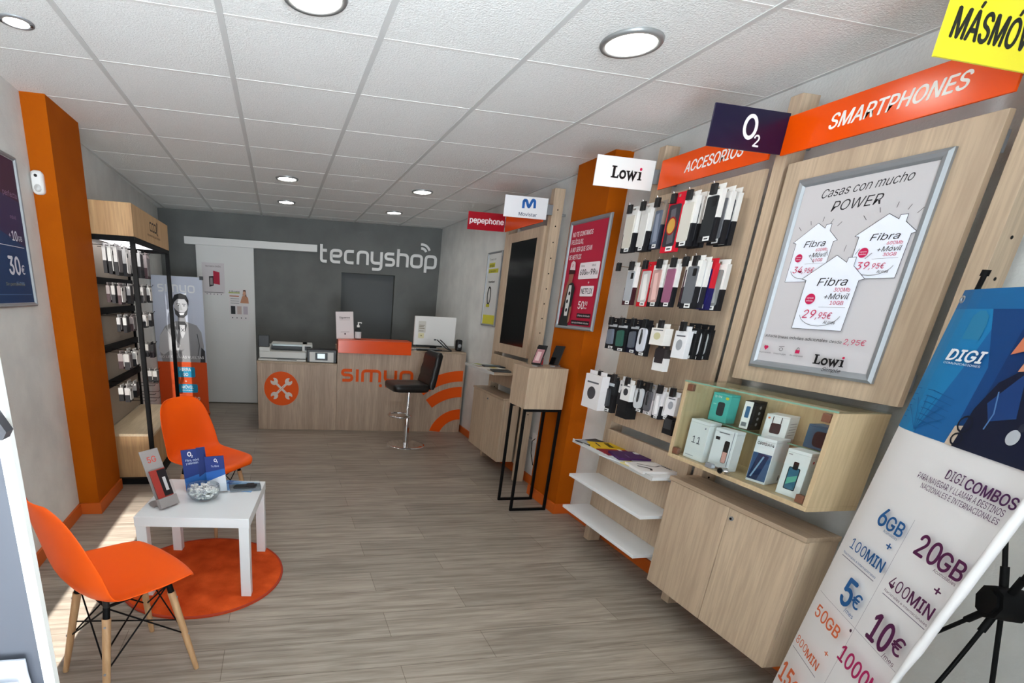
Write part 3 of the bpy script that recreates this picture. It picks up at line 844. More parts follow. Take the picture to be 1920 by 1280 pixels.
# leaflets on the shelf under the screen
leaflet('green and white leaflet at the far end of the shelf under the screen', (1.92, 4.70), .14, .18, .9625, rY + .3, (206, 210, 206), lambda p, w, h: p.rect(.02, .02, w - .02, .07, ink(150, 160, 60)), t=.008)
leaflet('black tablet brochure on the shelf under the screen', (1.98, 4.56), .16, .2, .9625, rY - .1, (46, 52, 56), lambda p, w, h: p.rect(.02, .02, w - .06, h - .04, ink(88, 110, 120)), t=.01)
leaflet('white open leaflet in the middle of the shelf under the screen', (1.90, 4.42), .15, .2, .9625, rY + .2, (226, 222, 214), lambda p, w, h: p.rect(.02, .1, w - .05, .16, ink(196, 180, 90)), t=.006)
leaflet('dark leaflet at the near end of the shelf under the screen', (1.91, 4.24), .13, .16, .9625, rY - .2, (60, 62, 62), t=.012)

# ------------------------------------------------------------------ glass display case
X0, X1, Y0, Y1, Z0, Z1 = 1.857, 2.084, 1.375, 2.075, .854, 1.222
t = thing('display_case', 'wooden wall display case with glass front full of phone boxes', 'display case', (2.084, 1.72, Z0))
PALE = oak('pale_case_laminate', (200, 176, 140), (187, 163, 128), (168, 145, 112), 'z')
b = MB(); b.box(X0, X1, Y0, Y1, Z0, Z0 + .018, PALE); b.build('bottom_panel', t, bevel=.001)
for y in (Y0, Y1 - .018):
    b = MB(); b.box(X0, X1, y, y + .018, Z0 + .018, Z1 - .007, PALE); b.build('side_panel', t, bevel=.001)
b = MB(); b.box(X1 - .016, X1, Y0 + .018, Y1 - .018, Z0 + .018, Z1 - .007, PALE); b.build('back_panel', t)
b = MB(); b.box(X0, X1, Y0, Y1, Z1 - .006, Z1, GLASS); b.box(X0 - .001, X0, Y0, Y1, Z1 - .006, Z1, GLASSEDGE); b.build('glass_top', t)
b = MB(); b.box(X0 + .006, X0 + .010, Y0 + .02, Y1 - .02, Z0 + .020, Z1 - .012, GLASS); g = b.build('glass_front', t)
b = MB()
b.box(X0 + .125, X1 - .017, Y0 + .019, Y1 - .019, 1.042, 1.047, GLASS); b.box(X0 + .124, X0 + .125, Y0 + .019, Y1 - .019, 1.042, 1.047, GLASSEDGE); b.build('glass_shelf', t)
CL = P('brown_clip', (112, 74, 56), .35)
for y in (Y0 + .022, Y1 - .052):
    for z in (Z0 + .022, Z1 - .045):
        b = MB(); b.box(X0 + .000, X0 + .018, y, y + .03, z, z + .03, CL); b.build('glass_clip', t, bevel=.002)
b = MB(); b.cyl((X0 + .006, 1.745, .888), (X0 - .022, 1.745, .888), .014, CHROME, 20); b.cyl((X0 - .022, 1.745, .888), (X0 - .026, 1.745, .888), .010, BLACKM, 16)
b.box(X0 - .004, X0 + .004, 1.72, 1.84, .882, .892, CHROME); b.box(X0 - .014, X0 + .002, 1.80, 1.835, .878, .898, STEEL); b.build('lock', t, bevel=.001)

def carton(label, yc, x0, w, h, d, z, rgb, draw=None, rz=0.0, side=None, group=None, name='phone_box', cat='box'):
    """box whose printed face looks at the room"""
    T = Matrix.Translation((x0 + d / 2, yc, z)) @ Matrix.Rotation(rz, 4, 'Z')
    o = thing(name, label, cat, M=T, group=group)
    b = MB(); b.box(-d / 2, d / 2, -w / 2, w / 2, 0, h * .93, ink(*rgb)); b.build('carton', o, local=True, bevel=.0015)
    b = MB(); b.box(-d / 2, d / 2, -w / 2, w / 2, h * .932, h, ink(*rgb)); b.build('lid', o, local=True, bevel=.0015)
    if draw:
        p = Print((-d / 2, w / 2, 0), *RW); draw(p, w, h); p.mb.build('front_print', o, local=True)
    if side:
        p = Print((-d / 2, -w / 2, 0), *FR); side(p, d, h); p.mb.build('side_print', o, local=True)
    return o
zf = Z0 + .0185
def phone_pic(p, x0, y0, w, h, back, acc):
    p.rrect(x0, y0, x0 + w, y0 + h, w * .14, ink(20, 22, 26)); p.rrect(x0 + w * .07, y0 + w * .07, x0 + w * .93, y0 + h - w * .07, w * .1, ink(*back))
    p.poly([(x0 + w * .1, y0 + h * .2), (x0 + w * .9, y0 + h * .45), (x0 + w * .9, y0 + h * .7), (x0 + w * .1, y0 + h * .5)], ink(*acc))
carton('white phone box printed with the number 11', 1.958, 1.885, .112, .182, .06, zf, (236, 238, 242), lambda p, w, h: (p.text('11', w * .5, h * .42, .032, ink(70, 74, 90), align='C', bold=-.01), p.rect(w * .8, h * .82, w * .86, h * .86, ink(120, 126, 150)), p.rect(.012, .014, .06, .018, ink(180, 184, 194))))
carton('white box picturing a slim black and rose phone', 1.818, 1.888, .10, .175, .05, zf, (232, 232, 238), lambda p, w, h: (p.rrect(w * .56, h * .18, w * .80, h * .74, .008, ink(24, 22, 26)), p.rect(w * .58, h * .19, w * .78, h * .46, ink(214, 160, 152)), p.rect(.010, h * .72, .03, h * .8, ink(40, 40, 48)), p.rect(.02, h * .9, .07, h * .92, ink(90, 90, 100)), p.rect(w * .88, .004, w * .9, h * .99, ink(70, 82, 110))), rz=.12)
carton('phone box with dark blue phone backs and a plain white side', 1.650, 1.905, .075, .185, .09, zf, (230, 232, 238), lambda p, w, h: (p.rect(0.002, .01, w - .002, h * .66, ink(60, 84, 120)), p.poly([(.004, .012), (w * .55, .012), (w * .85, h * .62), (w * .3, h * .66)], ink(30, 44, 80)), p.stroke([(w * .2, .02), (w * .6, h * .6)], .006, ink(130, 160, 190)), p.text('OPPO', .008, h * .84, .012, ink(30, 30, 36), w=.035, bold=.01), p.text('A94', .046, h * .84, .012, ink(60, 60, 66), w=.025)), side=lambda p, w, h: p.rect(w * .84, .012, w * .9, .035, ink(60, 62, 70)), rz=.22)
carton('white box picturing a teal phone beside the right end of the display case', 1.492, 1.893, .085, .178, .06, zf, (232, 234, 238), lambda p, w, h: (phone_pic(p, .022, .025, .042, .088, (56, 104, 130), (96, 168, 150)), p.rrect(.035, .105, .054, .135, .004, ink(24, 28, 34)), p.rect(.008, h * .88, .022, h * .9, ink(150, 150, 156))), side=lambda p, w, h: p.rect(w * .3, h * .78, w * .42, h * .83, ink(200, 60, 70)), rz=.1)
zs = 1.0475
carton('teal wireless device box standing at the back of the display case', 1.985, 1.99, .10, .128, .05, zs, (84, 186, 180), lambda p, w, h: (p.rrect(.038, .028, .078, .09, .012, ink(54, 60, 66)), p.text('tp-link', .012, h * .84, .012, Wt, w=.04), p.circ(w * .82, h * .86, .010, ink(206, 200, 70), ry=.006), p.rect(.012, .075, .03, .08, ink(150, 214, 208))), name='device_box')
carton('tall narrow white and black box at the back of the display case', 1.842, 1.992, .05, .122, .07, zs, (30, 30, 34), lambda p, w, h: (p.rect(.002, .002, w - .012, h - .002, Wt), p.rrect(.012, .05, .03, .1, .005, ink(60, 100, 140)), p.rect(.008, .012, .03, .03, ink(120, 124, 130))), side=lambda p, w, h: [p.circ(w * .45, h * (.2 + .2 * i), .007, ink(150, 150, 154)) for i in range(4)], rz=.2, name='device_box')
carton('white router box with black device picture at the back of the display case', 1.69, 1.972, .085, .095, .075, zs, (226, 226, 228), lambda p, w, h: (p.rrect(.024, .02, .062, .062, .008, ink(44, 44, 48)), p.rect(.026, .06, .029, .088, ink(44, 44, 48)), p.rect(.057, .06, .060, .088, ink(44, 44, 48)), p.rect(.008, h * .8, .016, h * .88, ink(210, 110, 60))), side=lambda p, w, h: [p.rect(w * .15, h * (.2 + .12 * i), w * .85, h * (.23 + .12 * i), ink(170, 170, 176)) for i in range(5)], rz=.28, name='device_box')
carton('dark blue box with black speaker picture at the back corner of the display case', 1.505, 1.99, .12, .09, .06, zs, (52, 96, 124), lambda p, w, h: (p.rrect(.03, .01, .105, .07, .02, ink(30, 34, 40))), name='device_box')

# ------------------------------------------------------------------ accessories peg panel with hooks
t = thing('peg_panel', 'wooden accessories panel with rows of hooks on the right wall', 'panel', (2.084, 2.49, .845))
b = MB(); b.box(2.064, 2.084, 2.146, 2.838, .85, 2.12, WOOD); b.build('panel', t, bevel=.001)
PEG = t
ROWS = {2.068: (2.81, 2.70, 2.59, 2.475, 2.372, 2.228), 1.773: (2.815, 2.70, 2.588, 2.48, 2.381, 2.30, 2.236), 1.48: (2.79, 2.69, 2.59, 2.493, 2.374, 2.222), 1.168: (2.80, 2.66, 2.54, 2.44, 2.36, 2.28, 2.19)}
for z, ys in ROWS.items():
    z -= .017
    for y in ys:
        b = MB(); b.tube([(2.066, y, z - .006), (1.96, y, z - .006), (1.915, y, z - .004), (1.904, y, z + .004), (1.896, y, z + .022)], .0026, CHROME, 7)
        h = b.build('hook', t)
        b = MB(); b.box(1.897, 1.914, y - .014, y + .014, z - .030, z + .014, BLACK); b.build('price_clip', h, bevel=.002)

def package(label, y, z, w, h, d, x, top=(228, 226, 222), low=(26, 26, 28), win=(70, 70, 74), kind='phone', rz=0.0, split=.42, sticker=True, name='phone_case_package', group=None, face='r', cat='package'):
    """hanging retail pack: card sleeve, window with the product, hang tab, price sticker"""
    R = {'r': RW, 'l': LW}[face]
    s = -1 if face == 'r' else 1
    T = Matrix.Translation((x - s * d / 2, y, z - h)) @ Matrix.Rotation(rz, 4, 'Z')
    o = thing(name, label, cat, M=T, group=group)
    b = MB(); b.box(-d / 2, d / 2, -w / 2, w / 2, 0, h * split, ink(*low)); b.box(-d / 2, d / 2, -w / 2, w / 2, h * split, h - .022, ink(*top)); b.build('sleeve', o, local=True, bevel=.0008)
    b = MB(); hh = h - .022
    b.box(-.0015, .0015, -w * .5, -.008, hh, h, ink(*top)); b.box(-.0015, .0015, .008, w * .5, hh, h, ink(*top)); b.box(-.0015, .0015, -.008, .008, h - .008, h, ink(*top)); b.build('hang_tab', o, local=True)
    f = Vector((s * d / 2, 0, 0)); yy = -s
    if kind in ('phone', 'clear', 'wallet'):
        p0 = fillet([(-w * .38, h * .10), (w * .38, h * .10), (w * .38, h * .80), (-w * .38, h * .80)], w * .1, 4, True)
        b = MB(); b.prism(p0, f, (0, 1, 0), (0, 0, 1), (s, 0, 0), 0, .004, ink(*win))
        if kind == 'phone':
            b.prism(fillet([(-w * .30, h * .62), (-w * .04, h * .62), (-w * .04, h * .76), (-w * .30, h * .76)], w * .06, 3, True), f, (0, 1, 0), (0, 0, 1), (s, 0, 0), .004, .0055, BLACK)
        if kind == 'clear':
            b.prism([(-w * .3, h * .16), (w * .1, h * .14), (w * .2, h * .72), (-w * .1, h * .74)], f, (0, 1, 0), (0, 0, 1), (s, 0, 0), .004, .0046, ink(*[min(255, c + 40) for c in win]))
        b.build('phone_case', o, local=True)
    elif kind == 'cable':
        b = MB(); b.prism(fillet([(-w * .36, h * .12), (w * .36, h * .12), (w * .36, h * .78), (-w * .36, h * .78)], w * .3, 5, True), f, (0, 1, 0), (0, 0, 1), (s, 0, 0), 0, .012, ink(*win)); b.build('blister', o, local=True)
        b = MB(); b.tube([(s * (d / 2 + .013), w * .05 * math.sin(a), h * .5 + h * .16 * math.cos(a)) for a in [i * PI / 8 for i in range(16)]], .004, BLACK, 6, True); b.tube([(s * (d / 2 + .013), 0, h * .66), (s * (d / 2 + .013), w * .04, h * .74)], .004, BLACK, 6); b.build('cable', o, local=True)
    elif kind == 'charger':
        b = MB(); b.prism(fillet([(-w * .30, h * .16), (w * .22, h * .16), (w * .30, h * .62), (-w * .2, h * .66)], w * .12, 4, True), f, (0, 1, 0), (0, 0, 1), (s, 0, 0), 0, .014, ink(*win)); b.build('charger', o, local=True)
        b = MB(); b.box(s * d / 2 - .0008, s * d / 2 + .0008, -w * .4, w * .4, h * .72, h * .80, ink(190, 194, 198)); b.build('card_print', o, local=True)
    elif kind == 'box':
        b = MB(); b.prism(ellipse(0, h * .42, w * .24, h * .17, 18), f, (0, 1, 0), (0, 0, 1), (s, 0, 0), -.001, .0012, ink(*win))
        b.box(s * d / 2 - .001, s * d / 2 + .001, -w * .34, w * .34, h * .68, h * .72, ink(90, 90, 96)); b.build('front_print', o, local=True)
    elif kind == 'window':
        b = MB(); b.prism([(-w * .34, h * .3), (w * .4, h * .3), (w * .4, h * .88), (-w * .34, h * .88)], f, (0, 1, 0), (0, 0, 1), (s, 0, 0), -.001, .0012, ink(*win)); b.build('front_print', o, local=True)
    if sticker:
        b = MB(); sx = s * d / 2
        b.box(min(sx, sx + s * .0016), max(sx, sx + s * .0016), -w * .30, w * .12, h * .02, h * .10, ink(236, 236, 234)); b.box(min(sx, sx + s * .0020), max(sx, sx + s * .0020), -w * .22, w * .04, h * .045, h * .07, ink(60, 60, 62)); b.build('price_sticker', o, local=True)
    return o
g1 = 'packages on the accessories hooks'
zt = 2.058
A = (226, 224, 220); D = (26, 26, 30)
PK = [
 # label, y, z, w, h, d, x, top, low, win, kind
 ('cream and black wallet case pack at the far end of the top hook row', 2.805, zt, .095, .235, .03, 1.92, A, D, (206, 200, 188), 'wallet'),
 ('white edged case pack on the second hook of the top row', 2.70, zt, .075, .235, .022, 1.93, A, D, (216, 214, 210), 'wallet'),
 ('white edged case pack hanging behind another on the second top hook', 2.70, zt, .075, .235, .022, 1.957, A, D, (180, 180, 182), 'phone'),
 ('clear case pack with a brown back on the third hook of the top row', 2.605, zt, .07, .23, .02, 1.94, (150, 136, 124), (40, 46, 60), (96, 104, 120), 'clear'),
 ('navy case pack just left of the red pack in the top row', 2.545, zt - .005, .075, .225, .02, 1.97, (96, 98, 100), (26, 32, 56), (34, 42, 66), 'phone'),
 ('red pack with a dark case and gold disc in the top row', 2.46, zt + .012, .105, .27, .02, 1.915, (204, 22, 44), (200, 20, 42), (52, 50, 56), 'clear'),
 ('cream and black case pack just right of the red pack in the top row', 2.372, zt, .095, .24, .022, 1.915, A, D, (206, 202, 192), 'wallet'),
 ('thin white edged case pack on the fifth top hook, second in line', 2.366, zt - .004, .09, .235, .02, 1.945, A, D, (70, 70, 72), 'phone'),
 ('black case pack with grey edge on the fifth top hook, last in line', 2.36, zt - .012, .09, .23, .02, 1.975, (120, 120, 122), D, (24, 24, 26), 'phone'),
 ('black rugged case pack on the last hook of the top row', 2.228, zt + .004, .085, .235, .022, 1.915, A, D, (40, 42, 44), 'phone'),
 ('grey fabric case pack behind the black rugged one in the top row', 2.222, zt - .004, .085, .235, .024, 1.96, A, D, (120, 120, 124), 'wallet'),
 ('dark case pack nearest the panel on the last top hook', 2.218, zt - .008, .085, .235, .022, 1.995, A, D, (46, 48, 56), 'phone'),
]
z2 = 1.765
PK += [
 ('pale grey phone case pack at the far end of the second row', 2.70, z2, .078, .22, .022, 1.915, A, (60, 24, 30), (170, 172, 176), 'phone'),
 ('red pack with a glass screen protector in the second row', 2.60, z2, .082, .225, .02, 1.935, (206, 24, 40), (196, 22, 36), (196, 192, 188), 'clear'),
 ('pink floral phone case pack in the second row', 2.49, z2, .082, .225, .024, 1.915, A, D, (186, 146, 140), 'clear'),
 ('grey to magenta phone case pack in the second row', 2.392, z2, .078, .225, .022, 1.915, A, D, (146, 90, 116), 'wallet'),
 ('black dotted phone case pack in the second row', 2.31, z2 - .006, .072, .215, .022, 1.95, A, D, (76, 52, 62), 'clear'),
 ('grey phone case pack with a ring holder in the second row', 2.238, z2 + .006, .08, .235, .024, 1.905, A, D, (98, 100, 104), 'phone'),
 ('white card pack behind the ring holder case in the second row', 2.232, z2, .08, .225, .02, 1.937, A, (36, 36, 44), (190, 190, 194), 'clear'),
 ('red and navy phone case pack in the second row', 2.224, z2 - .004, .08, .225, .024, 1.968, (196, 30, 46), (30, 26, 84), (34, 30, 92), 'wallet'),
 ('grey leopard print phone case pack ending the second row', 2.205, z2 - .008, .105, .225, .024, 2.0, A, D, (128, 130, 128), 'clear'),
]
z3 = 1.472
PK += [
 ('black blister pack with a grey power stick at the far end of the third row', 2.79, z3, .10, .175, .02, 1.925, (22, 22, 26), (22, 22, 26), (110, 116, 128), 'charger'),
 ('black blister pack with a green charger in the third row', 2.69, z3, .095, .18, .02, 1.918, (22, 24, 28), (20, 20, 24), (52, 92, 80), 'charger'),
 ('black blister pack with a clear grey plug in the third row', 2.60, z3, .085, .18, .02, 1.93, (24, 24, 30), (24, 24, 44), (86, 90, 100), 'charger'),
 ('black pack with a cable looped in a white oval blister', 2.50, z3, .085, .185, .02, 1.915, (26, 26, 30), (22, 22, 26), (210, 212, 220), 'cable'),
 ('white boxed pack with small printing in the third row', 2.372, z3 - .012, .105, .105, .045, 1.895, (232, 228, 222), (232, 228, 222), (196, 190, 150), 'box'),
 ('white carton with dark window hanging lowest in the third row', 2.36, z3 - .115, .085, .13, .03, 1.925, (60, 54, 54), (230, 228, 226), (48, 42, 44), 'window'),
 ('white box with charger line drawing in the third row', 2.222, z3 - .016, .08, .15, .03, 1.905, (228, 228, 230), (226, 226, 228), (150, 152, 156), 'box'),
 ('black cable pack behind the white drawing box in the third row', 2.205, z3, .075, .165, .02, 1.945, (20, 20, 22), (20, 20, 22), (40, 40, 42), 'charger'),
 ('black cable pack, second behind the white drawing box', 2.195, z3 - .002, .075, .165, .02, 1.972, (20, 20, 22), (20, 20, 22), (200, 200, 202), 'cable'),
 ('black pack nearest the panel at the end of the third row', 2.185, z3 - .004, .075, .16, .02, 2.0, (22, 22, 24), (22, 22, 24), (170, 174, 174), 'cable'),
]
z4 = 1.158
PK += [
 ('large white headphone box at the far end of the bottom hook row', 2.815, z4 + .002, .175, .225, .05, 1.878, (232, 228, 228), (230, 226, 226), (70, 68, 72), 'box'),
 ('black headphone pack behind the large white box in the bottom row', 2.735, z4 - .01, .12, .215, .03, 1.935, (34, 36, 38), (22, 22, 24), (60, 62, 66), 'charger'),
 ('white box with a small black speaker picture in the bottom row', 2.60, z4, .075, .16, .03, 1.93, (222, 222, 224), D, (56, 56, 60), 'box'),
 ('white box picturing a battery with cable in the bottom row', 2.53, z4 - .006, .085, .115, .03, 1.90, (232, 230, 228), (232, 230, 228), (60, 60, 64), 'box'),
 ('black carton with white side hanging lowest in the bottom row', 2.56, z4 - .105, .10, .12, .06, 1.92, (24, 24, 26), (24, 24, 26), (30, 30, 32), 'window'),
 ('black earphone pack in the middle of the bottom row', 2.44, z4, .08, .165, .02, 1.925, (26, 26, 28), (24, 24, 26), (200, 202, 204), 'cable'),
 ('grey card cable pack in the bottom row', 2.365, z4 - .004, .06, .16, .022, 1.925, (150, 146, 146), (196, 188, 188), (90, 88, 92), 'cable'),
 ('white edged cable pack in the bottom row beside the grey one', 2.30, z4 - .006, .055, .165, .03, 1.925, (226, 222, 222), D, (206, 204, 206), 'clear'),
 ('white earphone pack in the bottom row, second from the display case', 2.25, z4 - .004, .05, .16, .03, 1.94, (230, 230, 230), D, (220, 220, 222), 'clear'),
 ('white box with oval plug picture nearest the display case', 2.185, z4 - .012, .068, .115, .03, 1.905, (226, 224, 226), (226, 224, 226), (150, 152, 158), 'box'),
 ('small black pack hanging lowest beside the display case', 2.20, z4 - .14, .07, .09, .02, 1.93, (26, 26, 28), (26, 26, 28), (60, 60, 62), 'window'),
]
NAMES = {'charger': 'charger_package', 'cable': 'cable_package', 'box': 'accessory_box', 'window': 'accessory_box'}
for lab, y, z, w, h, d, x, top, low, win, kind in PK:
    sp = .42 if top[0] > 150 and low[0] < 100 else .5
    package(lab, y, z, w, h, d, x, top, low, win, kind, rz=random.uniform(-.05, .05), split=sp, sticker=kind not in ('box', 'window'), name=NAMES.get(kind, 'phone_case_package'), group=g1)
    if 'gold disc' in lab:
        r = [o for o in COL.objects if o.get('label') == lab][0]
        b = MB(); b.prism(ellipse(0, .12, .026, .034, 24), (-d / 2, 0, 0), (0, 1, 0), (0, 0, 1), (-1, 0, 0), .004, .0062, ink(196, 150, 70)); b.prism(ellipse(0, .12, .032, .042, 24), (-d / 2, 0, 0), (0, 1, 0), (0, 0, 1), (-1, 0, 0), .0035, .0052, ink(140, 30, 32)); b.build('front_print', r, local=True)

# ------------------------------------------------------------------ phone display pedestal
t = thing('display_pedestal', 'wooden cube on black steel legs with two phones beside the orange pillar', 'display stand', (1.90, 3.515, 0))
b = MB(); b.box(1.745, 2.05, 3.39, 3.65, .803, 1.10, WOOD); b.build('box', t, bevel=.003)
for i, y in enumerate((3.40, 3.625)):
    b = MB(); r = .0095
    b.box(1.748, 1.767, y - r, y + r, 0, .803, BLACKM); b.box(2.028, 2.047, y - r, y + r, 0, .803, BLACKM); b.box(1.767, 2.028, y - r, y + r, 0, .019, BLACKM); b.box(1.767, 2.028, y - r, y + r, .784, .803, BLACKM)
    b.build('leg_frame', t, bevel=.0015)
def demo_phone(label, c, rz, img, tilt=.5):
    T = Matrix.Translation((c[0], c[1], 1.1005)) @ Matrix.Rotation(rz, 4, 'Z')
    o = thing('demo_phone', label, 'phone', M=T, group='demo phones on the pedestal')
    Rt = Matrix.Translation((0, 0, .012)) @ Matrix.Rotation(-tilt, 4, 'X')
    b = MB(); b.box(-.037, .037, -.004, .004, 0, .155, BLACK, Rt); b.build('body', o, local=True, bevel=.003)
    b = MB(); b.box(-.034, .034, -.0046, -.0041, .004, .151, P('phone_glass', (10, 10, 12), .1), Rt)
    if img: b.box(-.030, .030, -.0051, -.0047, .012, .12, ink(170, 120, 124), Rt); b.box(-.018, .012, -.0055, -.0052, .03, .1, ink(210, 180, 178), Rt)
    b.build('display_panel', o, local=True)
    b = MB(); b.box(-.02, .02, -.012, .075, 0, .008, GREYPL); b.box(-.016, .016, .035, .040, .0, .07, ACRYLIC, Matrix.Rotation(-.2, 4, 'X')); b.build('stand', o, local=True)
demo_phone('demo phone with pink picture on the pedestal, left one', (1.845, 3.50), -.95, True)
demo_phone('demo phone with plain black screen on the pedestal, right one', (1.985, 3.50), -.95, False)
t = thing('price_card', 'small red price card standing between the two demo phones', 'card', (1.915, 3.58, 1.1005), rz=-.3)
b = MB(); b.box(-.025, .025, -.002, .002, 0, .055, ink(170, 28, 40)); b.box(-.025, .025, -.002, .02, 0, .002, ink(170, 28, 40)); b.build('card', t, local=True)

# ------------------------------------------------------------------ X-stand banner at the right
hh = Vector((.495, .869, 0)).normalized(); ee = Vector((.06, .121, -.991)); L0 = Vector((1.817, 1.186, 1.222)); nf = Vector((-.869, .495, .008))
def ban(u, v, off=0.0):
    """u = arc length from the far edge, v = height above the blue picture's lower edge"""
    # far edge curls a little, near edge curls forward and shows its white back
    u0 = .556 + .075 * max(-.75, min(.1, v))
    if u > u0:
        R = .011; a = (u - u0) / R
        uu = u0 + R * math.sin(a); d = R * (1 - math.cos(a)); nn = nf * math.cos(a) + hh * math.sin(a)
    elif u < .10:
        q = (.10 - u) / .10; uu = u; d = -.014 * q * q; nn = nf
    else:
        uu, d, nn = u, 0.0, nf
    return L0 - hh * uu - ee * v + nf * d + nn * off
t = thing('x_banner', 'tall blue and white tariff banner on a black X stand at the right edge', 'banner', (1.72, .98, 0.1))
b = MB(); us = [0, .03, .06, .1, .2, .3, .4, .46] + [.46 + .005 * i for i in range(1, 27)]
b.surf([[ban(u, v) for u in us] for v in (-1.13, -.75, -.5, -.3, -.15, 0, .1, .2, .386)], PAPER); bs = b.build('banner_sheet', t)
p = Print(L0, -hh, -ee, nf, fmap=lambda x, y, k: ban(x, y, k), off=.0008)
def grid_rect(p, u0, u1, v0, v1, mat):
    q = sorted(set([u0, u1] + [u for u in us if u0 < u < u1])); vs = []; fs = []
    for u in q: vs += [(u, v0), (u, v1)]
    for i in range(len(q) - 1): fs.append((2 * i, 2 * i + 2, 2 * i + 3, 2 * i + 1))
    p.faces(vs, fs, mat)
grid_rect(p, .0, .588, 0, .386, ink(24, 118, 172)); grid_rect(p, .0, .588, .337, .386, ink(20, 96, 150))
p.poly([(.10, .0), (.25, .0), (.25, .337), (.20, .337), (.17, .22)], ink(22, 92, 150)); p.poly([(.16, .337), (.30, .337), (.30, .0), (.24, 0), (.24, .2)], ink(14, 62, 118)); grid_rect(p, .28, .588, 0, .337, ink(10, 48, 100))
p.poly([(.105, .262), (.165, .262), (.165, .30), (.158, .32), (.14, .333), (.12, .333), (.105, .32)], ink(40, 120, 160))
for i in range(6): p.stroke([(.012 + .0 * i, .035 + .017 * i), (.10, .038 + .017 * i), (.19, .03 + .016 * i)], .002, ink(16, 84, 138))
for a in (0.5, .9, 1.3, 1.7, 2.1, 2.5): p.stroke([(.10, .01), (.10 + .05 * math.cos(a), .01 + .06 * math.sin(a)), (.10 + .10 * math.cos(a), .01 + .10 * math.sin(a))], .0022, ink(16, 84, 138))
p.poly([(.235, .0), (.30, .0), (.29, .06), (.24, .05)], ink(196, 178, 160)); p.poly([(.262, .0), (.50, .0), (.50, .17), (.36, .215), (.30, .17), (.27, .10)], ink(12, 20, 44))
p.poly([(.30, .12), (.36, .20), (.40, .10), (.33, .08)], ink(22, 56, 110)); p.stroke([(.315, .15), (.335, .10), (.33, .06)], .004, ink(80, 120, 170)); p.poly([(.335, .20), (.41, .21), (.42, .31), (.36, .32)], ink(206, 140, 110)); p.poly([(.29, .235), (.34, .25), (.33, .29), (.30, .275)], ink(200, 116, 84))
p.stroke(ellipse(.27, .06, .022, .02, 14), .005, ink(14, 20, 34), True); p.stroke(ellipse(.268, .02, .018, .015, 14), .005, ink(14, 20, 34), True); p.circ(.42, .06, .018, ink(180, 184, 190)); p.circ(.43, .085, .01, ink(40, 44, 60))
WH = ink(244, 246, 250); p.text('DIGI', .091, .207, .028, WH, w=.132, bold=.035, shear=.15); p.text('COMUNICACIONES', .09, .197, .005, WH, w=.133)
NV = ink(72, 30, 76); BL = ink(24, 84, 140); OR = ink(206, 96, 52); MG = ink(166, 24, 86); PU = ink(78, 22, 66); GR = ink(120, 112, 128)
p.text('DIGI', .301, -.081, .026, NV, w=.062, bold=-.006); p.text('COMBOS', .372, -.084, .027, NV, w=.155, bold=.025)
p.text('PARA NAVEGAR Y LLAMAR A DESTINOS', .212, -.107, .0165, NV, w=.30, bold=-.004); p.text('NACIONALES E INTERNACIONALES', .241, -.128, .0145, NV, w=.27, bold=-.004)
p.text('6', .150, -.281, .056, BL, w=.036, bold=.02); p.text('GB', .193, -.279, .042, BL, w=.075, bold=.02); p.text('Acumulables', .196, -.291, .009, BL, w=.065)
p.text('+', .235, -.328, .028, BL, w=.024, bold=.02); p.text('100', .091, -.397, .036, BL, w=.083, bold=.0); p.text('MIN', .18, -.397, .036, BL, w=.09, bold=.02); p.text('Nacionales e internacionales', .078, -.424, .008, BL, w=.185)
p.rect(.078, -.434, .262, -.4315, GR); p.text('5', .165, -.566, .092, BL, w=.052, bold=.025); p.text('€', .222, -.545, .048, BL, w=.04, bold=.015); p.text('/mes', .212, -.578, .014, BL, w=.05)
p.rect(.06, -.592, .5, -.591, GR, 8); p.rect(.292, -1.1, .293, -.21, GR)
p.text('20', .345, -.289, .060, PU, w=.083, bold=.02); p.text('GB', .432, -.287, .05, PU, w=.085, bold=.02); p.text('Acumulables', .434, -.299, .009, PU, w=.08)
p.text('+', .468, -.345, .028, PU, w=.024, bold=.02); p.text('400', .326, -.41, .036, PU, w=.083, bold=0); p.text('MIN', .415, -.41, .036, PU, w=.09, bold=.02); p.text('Nacionales e internacionales', .325, -.428, .008, PU, w=.185); p.rect(.325, -.438, .51, -.4355, GR)
p.text('10', .350, -.578, .088, PU, w=.088, bold=.025); p.text('€', .447, -.552, .052, PU, w=.042, bold=.015); p.text('/mes', .44, -.584, .014, PU, w=.05)
p.circ(.290, -.604, .0055, ink(60, 24, 50))
p.text('50', .100, -.670, .046, OR, w=.07, bold=.01); p.text('GB', .176, -.668, .042, OR, w=.078, bold=.02); p.text('+', .236, -.744, .026, OR, w=.022, bold=.02); p.text('800', .076, -.81, .032, OR, w=.078); p.text('MIN', .158, -.815, .032, OR, w=.085, bold=.02); p.rect(.076, -.835, .255, -.8325, GR)
p.text('15', .078, -.985, .082, OR, w=.08, bold=.02); p.text('€', .17, -.96, .045, OR, w=.036, bold=.01)
p.text('1000', .302, -.705, .055, MG, w=.15, bold=.02); p.text('MIN', .46, -.70, .05, MG, w=.08, bold=.02)
p.text('20', .33, -.985, .082, MG, w=.08, bold=.02); p.text('€', .42, -.96, .045, MG, w=.036, bold=.01)
p.build('printed_design', bs)
